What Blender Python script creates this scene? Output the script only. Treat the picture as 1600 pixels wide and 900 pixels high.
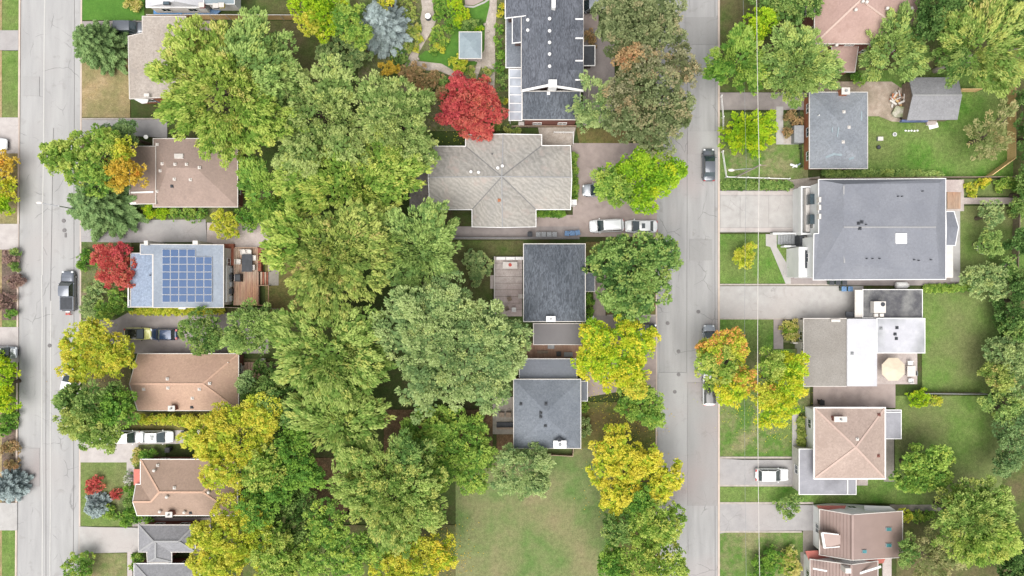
import bpy, math, random
import numpy as np
from mathutils import Vector, Matrix
for _o in list(bpy.data.objects): bpy.data.objects.remove(_o)
SC = bpy.context.scene
COL = SC.collection
# ---------------------------------------------------------------- camera: a drone looking straight down
S = 10.75      # photo pixels (1600 wide) per metre at ground level
H = 99.2       # camera height
cam = bpy.data.objects.new('camera', bpy.data.cameras.new('camera'))
COL.objects.link(cam); cam.location = (0, 0, H); cam.rotation_euler = (0, 0, 0)
cam.data.sensor_width = 36; cam.data.lens = 24.0; cam.data.clip_end = 6000; cam.data.clip_start = .5
SC.camera = cam
# ---------------------------------------------------------------- world, sun, exposure: bright thin overcast
w = bpy.data.worlds.new('World'); SC.world = w; w.use_nodes = True
nt = w.node_tree; nt.nodes.clear()
sky = nt.nodes.new('ShaderNodeTexSky'); sky.sky_type = 'NISHITA'; sky.sun_disc = False
SUN_EL, SUN_AZ = math.radians(68), math.radians(200)      # azimuth clockwise from the top of the picture
sky.sun_elevation = SUN_EL; sky.sun_rotation = SUN_AZ
sky.air_density = 1.0; sky.dust_density = 4.0; sky.ozone_density = 1.0
hs = nt.nodes.new('ShaderNodeHueSaturation'); hs.inputs['Saturation'].default_value = .28
bg = nt.nodes.new('ShaderNodeBackground'); bg.inputs['Strength'].default_value = .105
wo = nt.nodes.new('ShaderNodeOutputWorld')
nt.links.new(sky.outputs[0], hs.inputs['Color']); nt.links.new(hs.outputs[0], bg.inputs[0]); nt.links.new(bg.outputs[0], wo.inputs[0])
sd = bpy.data.lights.new('sun', 'SUN'); sd.energy = 2.0; sd.angle = math.radians(60); sd.color = (1, .965, .91)
so = bpy.data.objects.new('sun', sd); COL.objects.link(so)
_d = Vector((math.sin(SUN_AZ)*math.cos(SUN_EL), math.cos(SUN_AZ)*math.cos(SUN_EL), math.sin(SUN_EL)))
so.rotation_euler = _d.to_track_quat('Z', 'Y').to_euler(); so.location = (0, -60, 90)
SC.view_settings.view_transform = 'Standard'; SC.view_settings.look = 'None'
SC.view_settings.gamma = 1; SC.view_settings.use_curve_mapping = False
SC.view_settings.exposure = .82
SC.render.engine = 'CYCLES'
SC.cycles.max_bounces = 8; SC.cycles.diffuse_bounces = 5; SC.cycles.transmission_bounces = 4; SC.cycles.transparent_max_bounces = 4
SC.cycles.use_denoising = True

def P(px, py, z=0.0):
    k = (H-z)/H/S
    return ((px-800)*k, -(py-450)*k, z)
def PV(px, py, z=0.0): return Vector(P(px, py, z))
RNG = random.Random(7)
def dim(c):
    """real-world albedo for the exposure used: pale paints stay, everything else comes down a little"""
    m = max(c); k = .80 if m < .6 else .80+.12*min(1, (m-.6)/.2)
    return tuple(x*k for x in c)
# ---------------------------------------------------------------- materials
def _mix(nt, fac, a, b):
    m = nt.nodes.new('ShaderNodeMix'); m.data_type = 'RGBA'
    for i, v in ((0, fac), (6, a), (7, b)):
        if hasattr(v, 'is_output'): nt.links.new(v, m.inputs[i])
        elif i == 0: m.inputs[0].default_value = v
        else: m.inputs[i].default_value = (*v, 1)
    return m.outputs[2]
def _noise(nt, vec, scale, detail=4, rough=.6, dist=0.0):
    n = nt.nodes.new('ShaderNodeTexNoise'); n.inputs['Scale'].default_value = scale
    n.inputs['Detail'].default_value = detail; n.inputs['Roughness'].default_value = rough
    n.inputs['Distortion'].default_value = dist
    nt.links.new(vec, n.inputs['Vector']); return n.outputs['Fac']
def _ramp(nt, fac, lo, hi):
    r = nt.nodes.new('ShaderNodeMapRange'); r.inputs[1].default_value = lo; r.inputs[2].default_value = hi
    nt.links.new(fac, r.inputs[0]); return r.outputs[0]
def _map(nt, vec, sc, rot=0):
    m = nt.nodes.new('ShaderNodeMapping'); m.inputs['Scale'].default_value = sc; m.inputs['Rotation'].default_value = (0, 0, rot)
    nt.links.new(vec, m.inputs['Vector']); return m.outputs[0]
def _base(name, rough=.9, metal=0, spec=.3):
    m = bpy.data.materials.new(name); m.use_nodes = True
    b = m.node_tree.nodes['Principled BSDF']; b.inputs['Roughness'].default_value = rough
    b.inputs['Metallic'].default_value = metal; b.inputs['Specular IOR Level'].default_value = spec
    tc = m.node_tree.nodes.new('ShaderNodeTexCoord')
    return m, m.node_tree, b, tc.outputs['Object']
def _bump(nt, b, h, strength, dist=.05):
    u = nt.nodes.new('ShaderNodeBump'); u.inputs['Strength'].default_value = strength; u.inputs['Distance'].default_value = dist
    nt.links.new(h, u.inputs['Height']); nt.links.new(u.outputs[0], b.inputs['Normal'])
def plain(name, c, var=.12, scale=3, rough=.8, metal=0, spec=.3, coat=0):
    c = dim(c)
    m, nt, b, v = _base(name, rough, metal, spec)
    f = _ramp(nt, _noise(nt, v, scale), .3, .7)
    c2 = tuple(min(1, x*(1+var)) for x in c); c1 = tuple(x*(1-var) for x in c)
    nt.links.new(_mix(nt, f, c1, c2), b.inputs['Base Color'])
    if coat: b.inputs['Coat Weight'].default_value = coat; b.inputs['Coat Roughness'].default_value = .06
    return m
def blotch(name, c1, c2, c3, big=.12, mid=.7, fine=7, rough=.95, bump=.5, stretch=(1, 1, 1), fvar=.25, lo=.38, hi=.62):
    """three colours in large and middling blotches under a fine grain"""
    c1, c2, c3 = dim(c1), dim(c2), dim(c3)
    m, nt, b, v = _base(name, rough, 0, .15)
    vs = _map(nt, v, stretch)
    f1 = _ramp(nt, _noise(nt, vs, mid, 5, .65), lo, hi)
    f2 = _ramp(nt, _noise(nt, v, big, 3, .55), lo, hi+.04)
    a = _mix(nt, f1, c1, c2); a = _mix(nt, f2, a, c3)
    n3 = _noise(nt, vs, fine, 3, .7); f3 = _ramp(nt, n3, .3, .7)
    g = nt.nodes.new('ShaderNodeMix'); g.data_type = 'RGBA'; g.blend_type = 'MULTIPLY'; g.inputs[0].default_value = 1
    lo_, hi_ = 1-fvar, 1+fvar
    gg = _mix(nt, f3, (lo_,)*3, (hi_,)*3)
    g4 = nt.nodes.new('ShaderNodeMix'); g4.data_type = 'RGBA'; g4.blend_type = 'MULTIPLY'; g4.inputs[0].default_value = 1
    nt.links.new(a, g.inputs[6]); nt.links.new(gg, g.inputs[7]); nt.links.new(g.outputs[2], g4.inputs[6])
    nt.links.new(_mix(nt, _ramp(nt, _noise(nt, vs, 1.9, 3, .75), .32, .68), (1-fvar*.6,)*3, (1+fvar*.6,)*3), g4.inputs[7])
    nt.links.new(g4.outputs[2], b.inputs['Base Color'])
    _bump(nt, b, n3, bump)
    return m
def shingle(name, c1, c2, c3, swirl=.0, fine=3.4, fvar=.16, stretch=(1, 1, 1), wscale=.55, wamp=.16):
    """asphalt shingles: speckle of tabs, faint courses, slow weathering"""
    c1, c2, c3 = dim(c1), dim(c2), dim(c3); fvar *= 1.45
    m, nt, b, v = _base(name, .95, 0, .12)
    a = _mix(nt, _ramp(nt, _noise(nt, v, .25, 3, .5), .35, .65), c1, c2)
    vs = _map(nt, v, stretch)
    n3 = _noise(nt, vs, fine, 4, .8, .6)
    g = nt.nodes.new('ShaderNodeMix'); g.data_type = 'RGBA'; g.blend_type = 'MULTIPLY'; g.inputs[0].default_value = 1
    nt.links.new(a, g.inputs[6]); nt.links.new(_mix(nt, _ramp(nt, n3, .32, .68), (1-fvar,)*3, (1+fvar,)*3), g.inputs[7])
    out = g.outputs[2]
    if swirl:                        # laminated tabs: short wandering light and dark streaks
        if swirl > .75: fac = _ramp(nt, _noise(nt, _map(nt, v, (2.4, .62, 1)), wscale*1.5, 2, .5, 1.6), .40, .60)
        else:
            wv = nt.nodes.new('ShaderNodeTexWave'); wv.bands_direction = 'DIAGONAL'; wv.wave_profile = 'TRI'
            wv.inputs['Scale'].default_value = wscale; wv.inputs['Distortion'].default_value = 9
            wv.inputs['Detail'].default_value = 2; wv.inputs['Detail Scale'].default_value = .9; wv.inputs['Detail Roughness'].default_value = .6
            nt.links.new(v, wv.inputs['Vector']); fac = wv.outputs['Fac']
        g2 = nt.nodes.new('ShaderNodeMix'); g2.data_type = 'RGBA'; g2.blend_type = 'MULTIPLY'; g2.inputs[0].default_value = 1
        nt.links.new(out, g2.inputs[6]); nt.links.new(_mix(nt, fac, (1-wamp,)*3, (1+wamp,)*3), g2.inputs[7]); out = g2.outputs[2]
    f5 = _ramp(nt, _noise(nt, v, .6, 2, .5), .58, .75)
    nt.links.new(_mix(nt, f5, out, c3), b.inputs['Base Color'])
    _bump(nt, b, n3, .35, .03)
    return m
def pavement(name, c1, c2, crack=.5, stretch=(1, .12, 1), crackscale=.25, pink=(.36, .31, .30)):
    c1, c2, pink = dim(c1), dim(c2), dim(pink)
    m, nt, b, v = _base(name, .92, 0, .2)
    vs = _map(nt, v, stretch)
    a = _mix(nt, _ramp(nt, _noise(nt, vs, .8, 4, .55), .35, .65), c1, c2)
    a = _mix(nt, _ramp(nt, _noise(nt, v, .09, 2, .5), .5, .75), a, pink)
    n3 = _noise(nt, v, 9, 3, .7)
    g = nt.nodes.new('ShaderNodeMix'); g.data_type = 'RGBA'; g.blend_type = 'MULTIPLY'; g.inputs[0].default_value = 1
    nt.links.new(a, g.inputs[6]); nt.links.new(_mix(nt, _ramp(nt, n3, .3, .7), (.95,)*3, (1.05,)*3), g.inputs[7])
    # cracks: thin edges of large warped cells, broken up by a mask
    nz = nt.nodes.new('ShaderNodeTexNoise'); nz.inputs['Scale'].default_value = .5; nz.inputs['Detail'].default_value = 5
    nt.links.new(v, nz.inputs['Vector'])
    va = nt.nodes.new('ShaderNodeVectorMath'); va.operation = 'ADD'
    nt.links.new(v, va.inputs[0]); nt.links.new(nz.outputs['Color'], va.inputs[1])
    vo = nt.nodes.new('ShaderNodeTexVoronoi'); vo.feature = 'DISTANCE_TO_EDGE'; vo.inputs['Scale'].default_value = crackscale
    nt.links.new(va.outputs[0], vo.inputs['Vector'])
    e = _ramp(nt, vo.outputs['Distance'], .012, .0)
    mk = _ramp(nt, _noise(nt, v, .3, 2, .5), .5, .6)
    mm = nt.nodes.new('ShaderNodeMath'); mm.operation = 'MULTIPLY'; nt.links.new(e, mm.inputs[0]); nt.links.new(mk, mm.inputs[1])
    m2 = nt.nodes.new('ShaderNodeMath'); m2.operation = 'MULTIPLY'; nt.links.new(mm.outputs[0], m2.inputs[0]); m2.inputs[1].default_value = crack
    # dull stains and drips
    st = _ramp(nt, _noise(nt, v, .55, 3, .6, .8), .60, .74)
    g5 = nt.nodes.new('ShaderNodeMix'); g5.data_type = 'RGBA'; g5.blend_type = 'MULTIPLY'; nt.links.new(st, g5.inputs[0])
    nt.links.new(g.outputs[2], g5.inputs[6]); g5.inputs[7].default_value = (.86, .85, .84, 1); g = g5
    dark = tuple(x*.45 for x in c1)
    nt.links.new(_mix(nt, m2.outputs[0], g.outputs[2], dark), b.inputs['Base Color'])
    _bump(nt, b, n3, .2, .02)
    return m
def leafmat():
    m, nt, b, v = _base('foliage', .6, 0, .25)
    at = nt.nodes.new('ShaderNodeAttribute'); at.attribute_name = 'Col'; b.inputs['Specular IOR Level'].default_value = .12
    nt.links.new(at.outputs['Color'], b.inputs['Base Color'])
    tr = nt.nodes.new('ShaderNodeBsdfTranslucent'); ms = nt.nodes.new('ShaderNodeMixShader'); ms.inputs[0].default_value = .42
    nt.links.new(at.outputs['Color'], tr.inputs[0])
    nt.links.new(b.outputs[0], ms.inputs[1]); nt.links.new(tr.outputs[0], ms.inputs[2])
    nt.links.new(ms.outputs[0], nt.nodes['Material Output'].inputs[0])
    return m
def glassmat(name, c, rough=.08):
    m, nt, b, v = _base(name, rough, 0, .8)
    nt.links.new(_mix(nt, _ramp(nt, _noise(nt, v, .8, 1), .4, .6), tuple(x*.8 for x in c), c), b.inputs['Base Color'])
    b.inputs['Coat Weight'].default_value = 1; b.inputs['Coat Roughness'].default_value = .04
    return m
M = {}
M['leaf'] = leafmat()
M['ground'] = blotch('ground_earth_and_grass', (.055, .08, .022), (.09, .075, .04), (.06, .10, .025))
M['lawn'] = blotch('lawn_green', (.115, .205, .042), (.175, .25, .07), (.18, .20, .08), big=.13, mid=.45, fvar=.28)
M['lawn_bright'] = blotch('lawn_bright', (.085, .205, .028), (.16, .26, .06), (.17, .22, .07), big=.16, mid=.4, fvar=.36)
M['lawn_vivid'] = blotch('lawn_vivid', (.075, .19, .03), (.11, .235, .04), (.09, .21, .035), big=.2, mid=.8, fvar=.16)
M['lawn_dark'] = blotch('lawn_dark', (.08, .12, .03), (.125, .15, .05), (.14, .12, .06), big=.2, mid=.8, fvar=.3)
M['lawn_worn'] = blotch('lawn_worn', (.14, .20, .06), (.24, .235, .11), (.27, .21, .12), big=.16, mid=.7, fvar=.3)
M['lawn_mixed'] = blotch('lawn_mixed', (.105, .195, .04), (.24, .235, .115), (.16, .22, .065), big=.12, mid=.22, fvar=.32, lo=.44, hi=.58)
M['lawn_field'] = blotch('lawn_field', (.125, .205, .06), (.185, .225, .09), (.25, .225, .12), big=.13, mid=.3, fvar=.26, lo=.4, hi=.62)
M['lawn_dry'] = blotch('lawn_dry', (.34, .25, .13), (.42, .32, .19), (.24, .22, .10), big=.25, mid=.9, fvar=.3)
M['lawn_olive'] = blotch('lawn_olive', (.12, .15, .04), (.19, .18, .06), (.18, .135, .06), big=.2, mid=.8, fvar=.3)
M['bed'] = blotch('garden_bed', (.13, .16, .05), (.24, .20, .13), (.09, .14, .04), big=.4, mid=1.6, fvar=.4)
M['soil'] = blotch('bare_soil', (.17, .10, .06), (.22, .14, .08), (.12, .09, .05), big=.4, mid=2, fvar=.35)
M['gravel'] = blotch('gravel_path', (.44, .38, .33), (.54, .48, .43), (.40, .35, .30), big=.4, mid=1.8, fine=9, fvar=.2)
M['dirt'] = blotch('trodden_dirt', (.38, .30, .24), (.48, .40, .33), (.30, .25, .19), big=.4, mid=1.5, fine=8, fvar=.15)
M['purple_bed'] = blotch('dry_purple_bed', (.16, .11, .10), (.22, .16, .13), (.12, .10, .07), big=.4, mid=2, fvar=.4)
M['road'] = pavement('road_pale_asphalt', (.335, .33, .328), (.41, .405, .40), .75, pink=(.41, .37, .36))
M['road_left'] = pavement('road_concrete', (.375, .37, .368), (.44, .435, .43), .65, crackscale=.18, pink=(.42, .40, .39))
M['patch'] = pavement('asphalt_patch', (.32, .315, .31), (.345, .34, .335), .2)
M['patch_light'] = pavement('asphalt_patch_light', (.38, .375, .37), (.41, .405, .40), .2)
M['seam'] = plain('road_seam', (.54, .53, .51), .06, 2)
M['seam_dark'] = plain('road_tar_seam', (.20, .19, .19), .15, 2)
M['kerb'] = plain('kerb_concrete', (.60, .50, .43), .12, .6, .9)
M['drive_grey'] = pavement('driveway_grey', (.36, .345, .345), (.41, .395, .39), .5, (1, 1, 1), .5, pink=(.43, .39, .375))
M['drive_pink'] = pavement('driveway_pinkish', (.36, .295, .275), (.44, .365, .335), .3, (1, 1, 1), .5, pink=(.47, .38, .34))
M['drive_brown'] = pavement('driveway_mauve', (.30, .265, .26), (.37, .33, .315), .4, (1, 1, 1), .5, pink=(.38, .32, .30))
M['drive_pale'] = pavement('driveway_pale', (.46, .42, .405), (.54, .50, .48), .35, (1, 1, 1), .4, pink=(.52, .45, .43))
M['concrete'] = pavement('concrete_slab', (.42, .405, .39), (.49, .475, .46), .45, (1, 1, 1), .4, pink=(.47, .43, .41))
M['paver'] = plain('paving_stone', (.45, .40, .36), .18, 2)
M['patio'] = blotch('patio_stone', (.50, .44, .41), (.57, .51, .48), (.46, .38, .36), mid=1.5, fine=8, fvar=.12)
M['patio_grey'] = blotch('patio_grey', (.30, .28, .24), (.36, .33, .29), (.26, .23, .20), mid=1.5, fine=8, fvar=.12)
M['deckwood'] = blotch('deck_boards', (.36, .25, .19), (.46, .34, .27), (.40, .22, .15), mid=1, fine=6, stretch=(1, .15, 1), fvar=.2)
M['decktan'] = blotch('deck_tan', (.40, .31, .24), (.52, .42, .33), (.42, .24, .15), mid=1, fine=6, stretch=(1, .15, 1), fvar=.2)
M['wood'] = blotch('new_timber', (.74, .50, .25), (.84, .60, .32), (.66, .43, .20), mid=1, fine=5, stretch=(1, 3, 1), fvar=.12)
M['oldwood'] = plain('weathered_wood', (.28, .22, .17), .2, 3)
M['redwood'] = plain('stained_wood', (.30, .10, .06), .2, 3)
M['bark'] = plain('bark', (.13, .10, .075), .3, 4)
M['barkpale'] = plain('pale_bark', (.42, .38, .32), .2, 4)
M['white'] = plain('white_paint', (.80, .79, .78), .04, 1, .6)
M['offwhite'] = plain('offwhite', (.66, .62, .58), .08, 2, .7)
M['cream'] = plain('cream_canvas', (.66, .57, .44), .06, 1.5)
M['sunglass'] = glassmat('sunroom_glazing', (.40, .43, .48), .2)
M['blackm'] = plain('black_trim', (.025, .025, .028), .2, 3, .5)
M['charcoal'] = plain('charcoal', (.06, .065, .075), .2, 2, .7)
M['steel'] = plain('galvanised_steel', (.55, .55, .56), .1, 3, .4, .6, .5)
M['greym'] = plain('grey_plastic', (.30, .31, .32), .15, 3, .6)
M['dull_blue'] = plain('faded_blue_board', (.14, .18, .34), .3, 1.5, .7)
M['tarp_blue'] = plain('blue_tarpaulin', (.08, .28, .62), .25, 1.5, .4)
M['blue'] = plain('blue_plastic', (.13, .24, .42), .35, 2, .5)
M['green_plastic'] = plain('green_plastic', (.10, .17, .12), .2, 2, .5)
M['redp'] = plain('red_paint', (.55, .09, .07), .15, 2, .6)
M['salmon'] = plain('salmon_roof', (.60, .20, .16), .1, 2, .8)
M['yellowp'] = plain('yellow_flowers', (.75, .55, .04), .2, 6)
M['brick_orange'] = blotch('orange_brick', (.46, .19, .10), (.54, .25, .14), (.42, .16, .09), mid=3, fine=9, fvar=.12)
M['brick_red'] = blotch('red_brown_brick', (.26, .11, .085), (.32, .15, .12), (.20, .09, .075), mid=3, fine=9, fvar=.15)
M['brick_dark'] = blotch('dark_brick', (.13, .09, .085), (.18, .13, .12), (.10, .07, .07), mid=3, fine=9, fvar=.15)
M['stucco'] = plain('white_render', (.80, .80, .80), .05, .8, .8)
M['glass'] = glassmat('window_glass', (.05, .08, .10))
M['carglass'] = glassmat('car_glass', (.035, .055, .06), .04)
M['skylight'] = glassmat('skylight_glass', (.62, .70, .74))
M['skyteal'] = glassmat('skylight_teal', (.05, .22, .24))
M['tyre'] = plain('tyre_rubber', (.02, .02, .02), .2, 3)
M['rim'] = plain('wheel_rim', (.45, .46, .47), .1, 3, .35, .8, .5)
M['lamp_clear'] = plain('headlight_lens', (.75, .78, .8), .05, 3, .1, 0, .8)
M['lamp_red'] = plain('tail_light_lens', (.45, .02, .02), .1, 3, .15, 0, .7)
M['solar'] = None
def solarmat():
    m, nt, b, v = _base('solar_cells', .25, 0, .3)
    f = _ramp(nt, _noise(nt, v, .9, 3), .3, .7)
    a = _mix(nt, f, (.010, .045, .125), (.02, .07, .18))
    br = nt.nodes.new('ShaderNodeTexBrick'); br.offset = 0; br.inputs['Scale'].default_value = 6
    br.inputs['Mortar Size'].default_value = .03; br.inputs['Brick Width'].default_value = 1; br.inputs['Row Height'].default_value = 1
    nt.links.new(v, br.inputs['Vector'])
    nt.links.new(_mix(nt, br.outputs['Fac'], a, (.035, .075, .19)), b.inputs['Base Color'])
    b.inputs['Coat Weight'].default_value = .1
    return m
M['solar'] = solarmat()
# roofs
M['r_taupe'] = shingle('roof_flat_gravel', (.38, .33, .29), (.43, .38, .34), (.35, .31, .28))
M['r_mauve'] = shingle('roof_mauve', (.32, .245, .21), (.37, .28, .24), (.30, .23, .20), fvar=.09)
M['r_blue'] = shingle('roof_slate_blue', (.26, .295, .35), (.32, .36, .415), (.285, .325, .395), fvar=.12)
M['r_steelblue'] = shingle('roof_pale_blue', (.27, .33, .43), (.32, .38, .49), (.29, .35, .44), fvar=.22)
M['r_orange'] = shingle('roof_terracotta', (.46, .31, .235), (.51, .35, .26), (.48, .32, .245), fvar=.12)
M['r_brown'] = shingle('roof_brown', (.35, .255, .20), (.40, .29, .23), (.33, .24, .19), fvar=.09)
M['r_grey'] = shingle('roof_grey', (.27, .27, .285), (.32, .32, .335), (.29, .29, .305), fvar=.14)
M['r_dark'] = shingle('roof_charcoal', (.115, .125, .148), (.14, .15, .175), (.125, .137, .158), swirl=1, fine=3.5, fvar=.18, stretch=(2.6, .7, 1), wscale=1.1, wamp=.24)
M['r_dark2'] = shingle('roof_charcoal_swirl', (.10, .113, .132), (.125, .138, .16), (.112, .125, .143), swirl=1, fine=3.2, fvar=.18, stretch=(2.0, .9, 1), wscale=1.0, wamp=.26)
M['r_slate'] = shingle('roof_slate', (.175, .195, .225), (.215, .235, .268), (.19, .21, .24), fvar=.16)
M['r_slate2'] = shingle('roof_slate_light', (.20, .215, .248), (.23, .245, .28), (.21, .228, .26), fvar=.08)
M['r_tan'] = shingle('roof_tan_laminate', (.35, .335, .31), (.40, .375, .34), (.43, .37, .335), swirl=.7, fine=2.2, fvar=.10, wscale=.7, wamp=.12)
M['r_pink'] = shingle('roof_rose', (.39, .265, .23), (.46, .32, .28), (.37, .245, .21), fvar=.08)
M['r_pink2'] = shingle('roof_dusty_rose', (.41, .32, .275), (.465, .365, .315), (.40, .31, .265), fvar=.13)
M['r_big'] = shingle('roof_blue_grey', (.22, .23, .26), (.255, .265, .295), (.235, .247, .28), fvar=.08)
M['r_gravel'] = shingle('roof_beige_gravel', (.28, .26, .235), (.33, .31, .285), (.26, .24, .22), fvar=.16, fine=7)
M['r_white2'] = blotch('white_membrane_stained', (.52, .52, .56), (.60, .60, .63), (.33, .34, .35), big=.22, mid=.4, fvar=.04, bump=.05, lo=.42, hi=.62)
M['r_white'] = blotch('white_membrane_roof', (.60, .60, .62), (.68, .68, .70), (.54, .54, .57), big=.15, mid=.4, fvar=.05, bump=.05)
M['r_stain'] = blotch('stained_flat_roof', (.10, .10, .11), (.15, .15, .155), (.28, .28, .27), big=.35, mid=.8, fvar=.15, lo=.45, hi=.65)
M['r_memb'] = blotch('grey_membrane', (.33, .33, .36), (.39, .39, .42), (.24, .24, .26), big=.35, mid=.8, fvar=.06, bump=.1, lo=.45, hi=.75)
M['r_metal'] = plain('brown_sheet_metal', (.36, .265, .235), .07, .5, .5, .1, .4)
M['r_seam'] = plain('brown_seam', (.27, .19, .165), .07, .5, .5, .1, .4)
M['r_lb'] = blotch('pale_blue_metal', (.29, .35, .385), (.34, .41, .44), (.28, .34, .375), mid=1, fvar=.06, bump=.05)
M['ridge_tan'] = plain('ridge_cap_terracotta', (.58, .38, .28), .1, 4)
M['ridge_grey'] = plain('ridge_cap_grey', (.34, .34, .345), .1, 4)
M['valley'] = plain('valley_metal', (.22, .215, .21), .15, 2)
M['ridge_dark'] = plain('ridge_cap_dark', (.16, .18, .2), .1, 4)
M['ridge_pink'] = plain('ridge_cap_rose', (.56, .42, .36), .08, 4)
# ---------------------------------------------------------------- mesh helpers
ORG = {}
class MB:
    def __init__(s): s.v = []; s.f = []
    def add(s, vs, fs):
        n = len(s.v); s.v += [tuple(a) for a in vs]; s.f += [tuple(i+n for i in f) for f in fs]; return s
    def box(s, x0, y0, z0, x1, y1, z1):
        x0, x1 = min(x0, x1), max(x0, x1); y0, y1 = min(y0, y1), max(y0, y1)
        return s.add([(x0, y0, z0), (x1, y0, z0), (x1, y1, z0), (x0, y1, z0), (x0, y0, z1), (x1, y0, z1), (x1, y1, z1), (x0, y1, z1)],
                     [(3, 2, 1, 0), (4, 5, 6, 7), (0, 1, 5, 4), (1, 2, 6, 5), (2, 3, 7, 6), (3, 0, 4, 7)])
    def pbox(s, a, b, c, d, z0, z1):
        """box from photo pixels read at height z1"""
        x0, y0, _ = P(a, b, z1); x1, y1, _ = P(c, d, z1); return s.box(x0, y0, z0, x1, y1, z1)
    def prism(s, pts, z0, z1):
        n = len(pts)
        ar = sum(pts[i][0]*pts[(i+1) % n][1]-pts[(i+1) % n][0]*pts[i][1] for i in range(n))
        if ar < 0: pts = pts[::-1]
        return s.add([(p[0], p[1], z0) for p in pts]+[(p[0], p[1], z1) for p in pts],
                     [tuple(range(n-1, -1, -1)), tuple(range(n, 2*n))]+[(i, (i+1) % n, n+(i+1) % n, n+i) for i in range(n)])
    def slab(s, pts, th=.08):
        """a thin plate: outline points in space, thickened downwards"""
        pts = [tuple(p) for p in pts]; n = len(pts)
        ar = sum(pts[i][0]*pts[(i+1) % n][1]-pts[(i+1) % n][0]*pts[i][1] for i in range(n))
        if ar < 0: pts = pts[::-1]
        return s.add(pts+[(x, y, z-th) for x, y, z in pts], [tuple(range(n)), tuple(range(2*n-1, n-1, -1))]+[(i, i+n, (i+1) % n+n, (i+1) % n) for i in range(n)])
    def bar(s, a, b, w, h, up=(0, 0, 1)):
        """rectangular bar from a to b (w across, h along up)"""
        a = Vector(a); b = Vector(b); d = (b-a).normalized(); u = Vector(up)
        x = d.cross(u)
        if x.length < 1e-4: x = d.cross(Vector((1, 0, 0)))
        x.normalize(); u = x.cross(d); x *= w/2; u *= h/2
        return s.add([a-x-u, a+x-u, a+x+u, a-x+u, b-x-u, b+x-u, b+x+u, b-x+u],
                     [(0, 1, 2, 3), (7, 6, 5, 4), (0, 4, 5, 1), (1, 5, 6, 2), (2, 6, 7, 3), (3, 7, 4, 0)])
    def tube(s, pts, rs, n=7):
        pts = [Vector(p) for p in pts]
        if not isinstance(rs, (list, tuple)): rs = [rs]*len(pts)
        base = len(s.v); fs = []
        for i, p in enumerate(pts):
            d = (pts[min(i+1, len(pts)-1)]-pts[max(i-1, 0)]).normalized()
            x = d.cross(Vector((.3, .9, .1)));
            if x.length < .05: x = d.cross(Vector((1, 0, 0)))
            x.normalize(); y = d.cross(x)
            for k in range(n):
                t = 2*math.pi*k/n; s.v.append(tuple(p+(x*math.cos(t)+y*math.sin(t))*rs[i]))
        for i in range(len(pts)-1):
            for k in range(n):
                a = base+i*n+k; b_ = base+i*n+(k+1) % n; s.f.append((a, b_, b_+n, a+n))
        s.f.append(tuple(base+k for k in range(n-1, -1, -1))); s.f.append(tuple(base+(len(pts)-1)*n+k for k in range(n)))
        return s
    def cyl(s, x, y, z0, z1, r, n=12, r2=None):
        return s.tube([(x, y, z0), (x, y, z1)], [r, r if r2 is None else r2], n)
    def blob(s, c, rx, ry, rz, n=8, m=5, jit=0, rng=RNG):
        vs = []; fs = []
        for i in range(1, m):
            ph = math.pi*i/m
            for k in range(n):
                t = 2*math.pi*k/n; j = 1+rng.uniform(-jit, jit)
                vs.append((c[0]+rx*math.sin(ph)*math.cos(t)*j, c[1]+ry*math.sin(ph)*math.sin(t)*j, c[2]+rz*math.cos(ph)*j))
        top = len(vs); vs.append((c[0], c[1], c[2]+rz)); bot = len(vs); vs.append((c[0], c[1], c[2]-rz))
        for i in range(m-2):
            for k in range(n): fs.append((i*n+k, (i+1)*n+k, (i+1)*n+(k+1) % n, i*n+(k+1) % n))
        for k in range(n):
            fs.append((top, k, (k+1) % n)); fs.append((bot, (m-2)*n+(k+1) % n, (m-2)*n+k))
        return s.add(vs, fs)
    def obj(s, name, mat, parent=None, smooth=False, kind=None, label=None, org=None):
        me = bpy.data.meshes.new(name)
        o3 = org if org is not None else (ORG[parent.name] if parent is not None else (0, 0, 0))
        me.from_pydata([(v[0]-o3[0], v[1]-o3[1], v[2]-o3[2]) for v in s.v], [], s.f)
        me.materials.append(M[mat] if isinstance(mat, str) else mat)
        if smooth: me.polygons.foreach_set('use_smooth', [True]*len(me.polygons))
        me.update()
        ob = bpy.data.objects.new(name, me); COL.objects.link(ob)
        if parent is not None: ob.parent = parent; ORG[ob.name] = o3
        else:
            ob.location = o3; ORG[ob.name] = o3
        if kind: ob['kind'] = kind
        if label: ob['label'] = label
        return ob
def tag(o, label, cat, group=None):
    o['label'] = label; o['category'] = cat
    if group: o['group'] = group
    return o
def thing(name, label, cat, loc=(0, 0, 0), group=None, rz=0):
    o = bpy.data.objects.new(name, None); COL.objects.link(o); o.location = loc; o.rotation_euler = (0, 0, rz)
    o.empty_display_size = .3
    ORG[o.name] = (0, 0, 0) if rz else tuple(loc)
    return tag(o, label, cat, group)
_zl = [0]
def sheet(name, px, mat, z, parent=None):
    """a flat slab of the setting, outline in photo pixels at ground level, each top a few mm off its neighbours"""
    _zl[0] += 1
    zz = z+(_zl[0] % 9)*.004
    mb = MB().prism([P(a, b)[:2] for a, b in px], -.05, zz)
    return mb.obj(name, mat, None, kind='structure')
def R4(a, b, c, d): return [(a, b), (c, b), (c, d), (a, d)]
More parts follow.
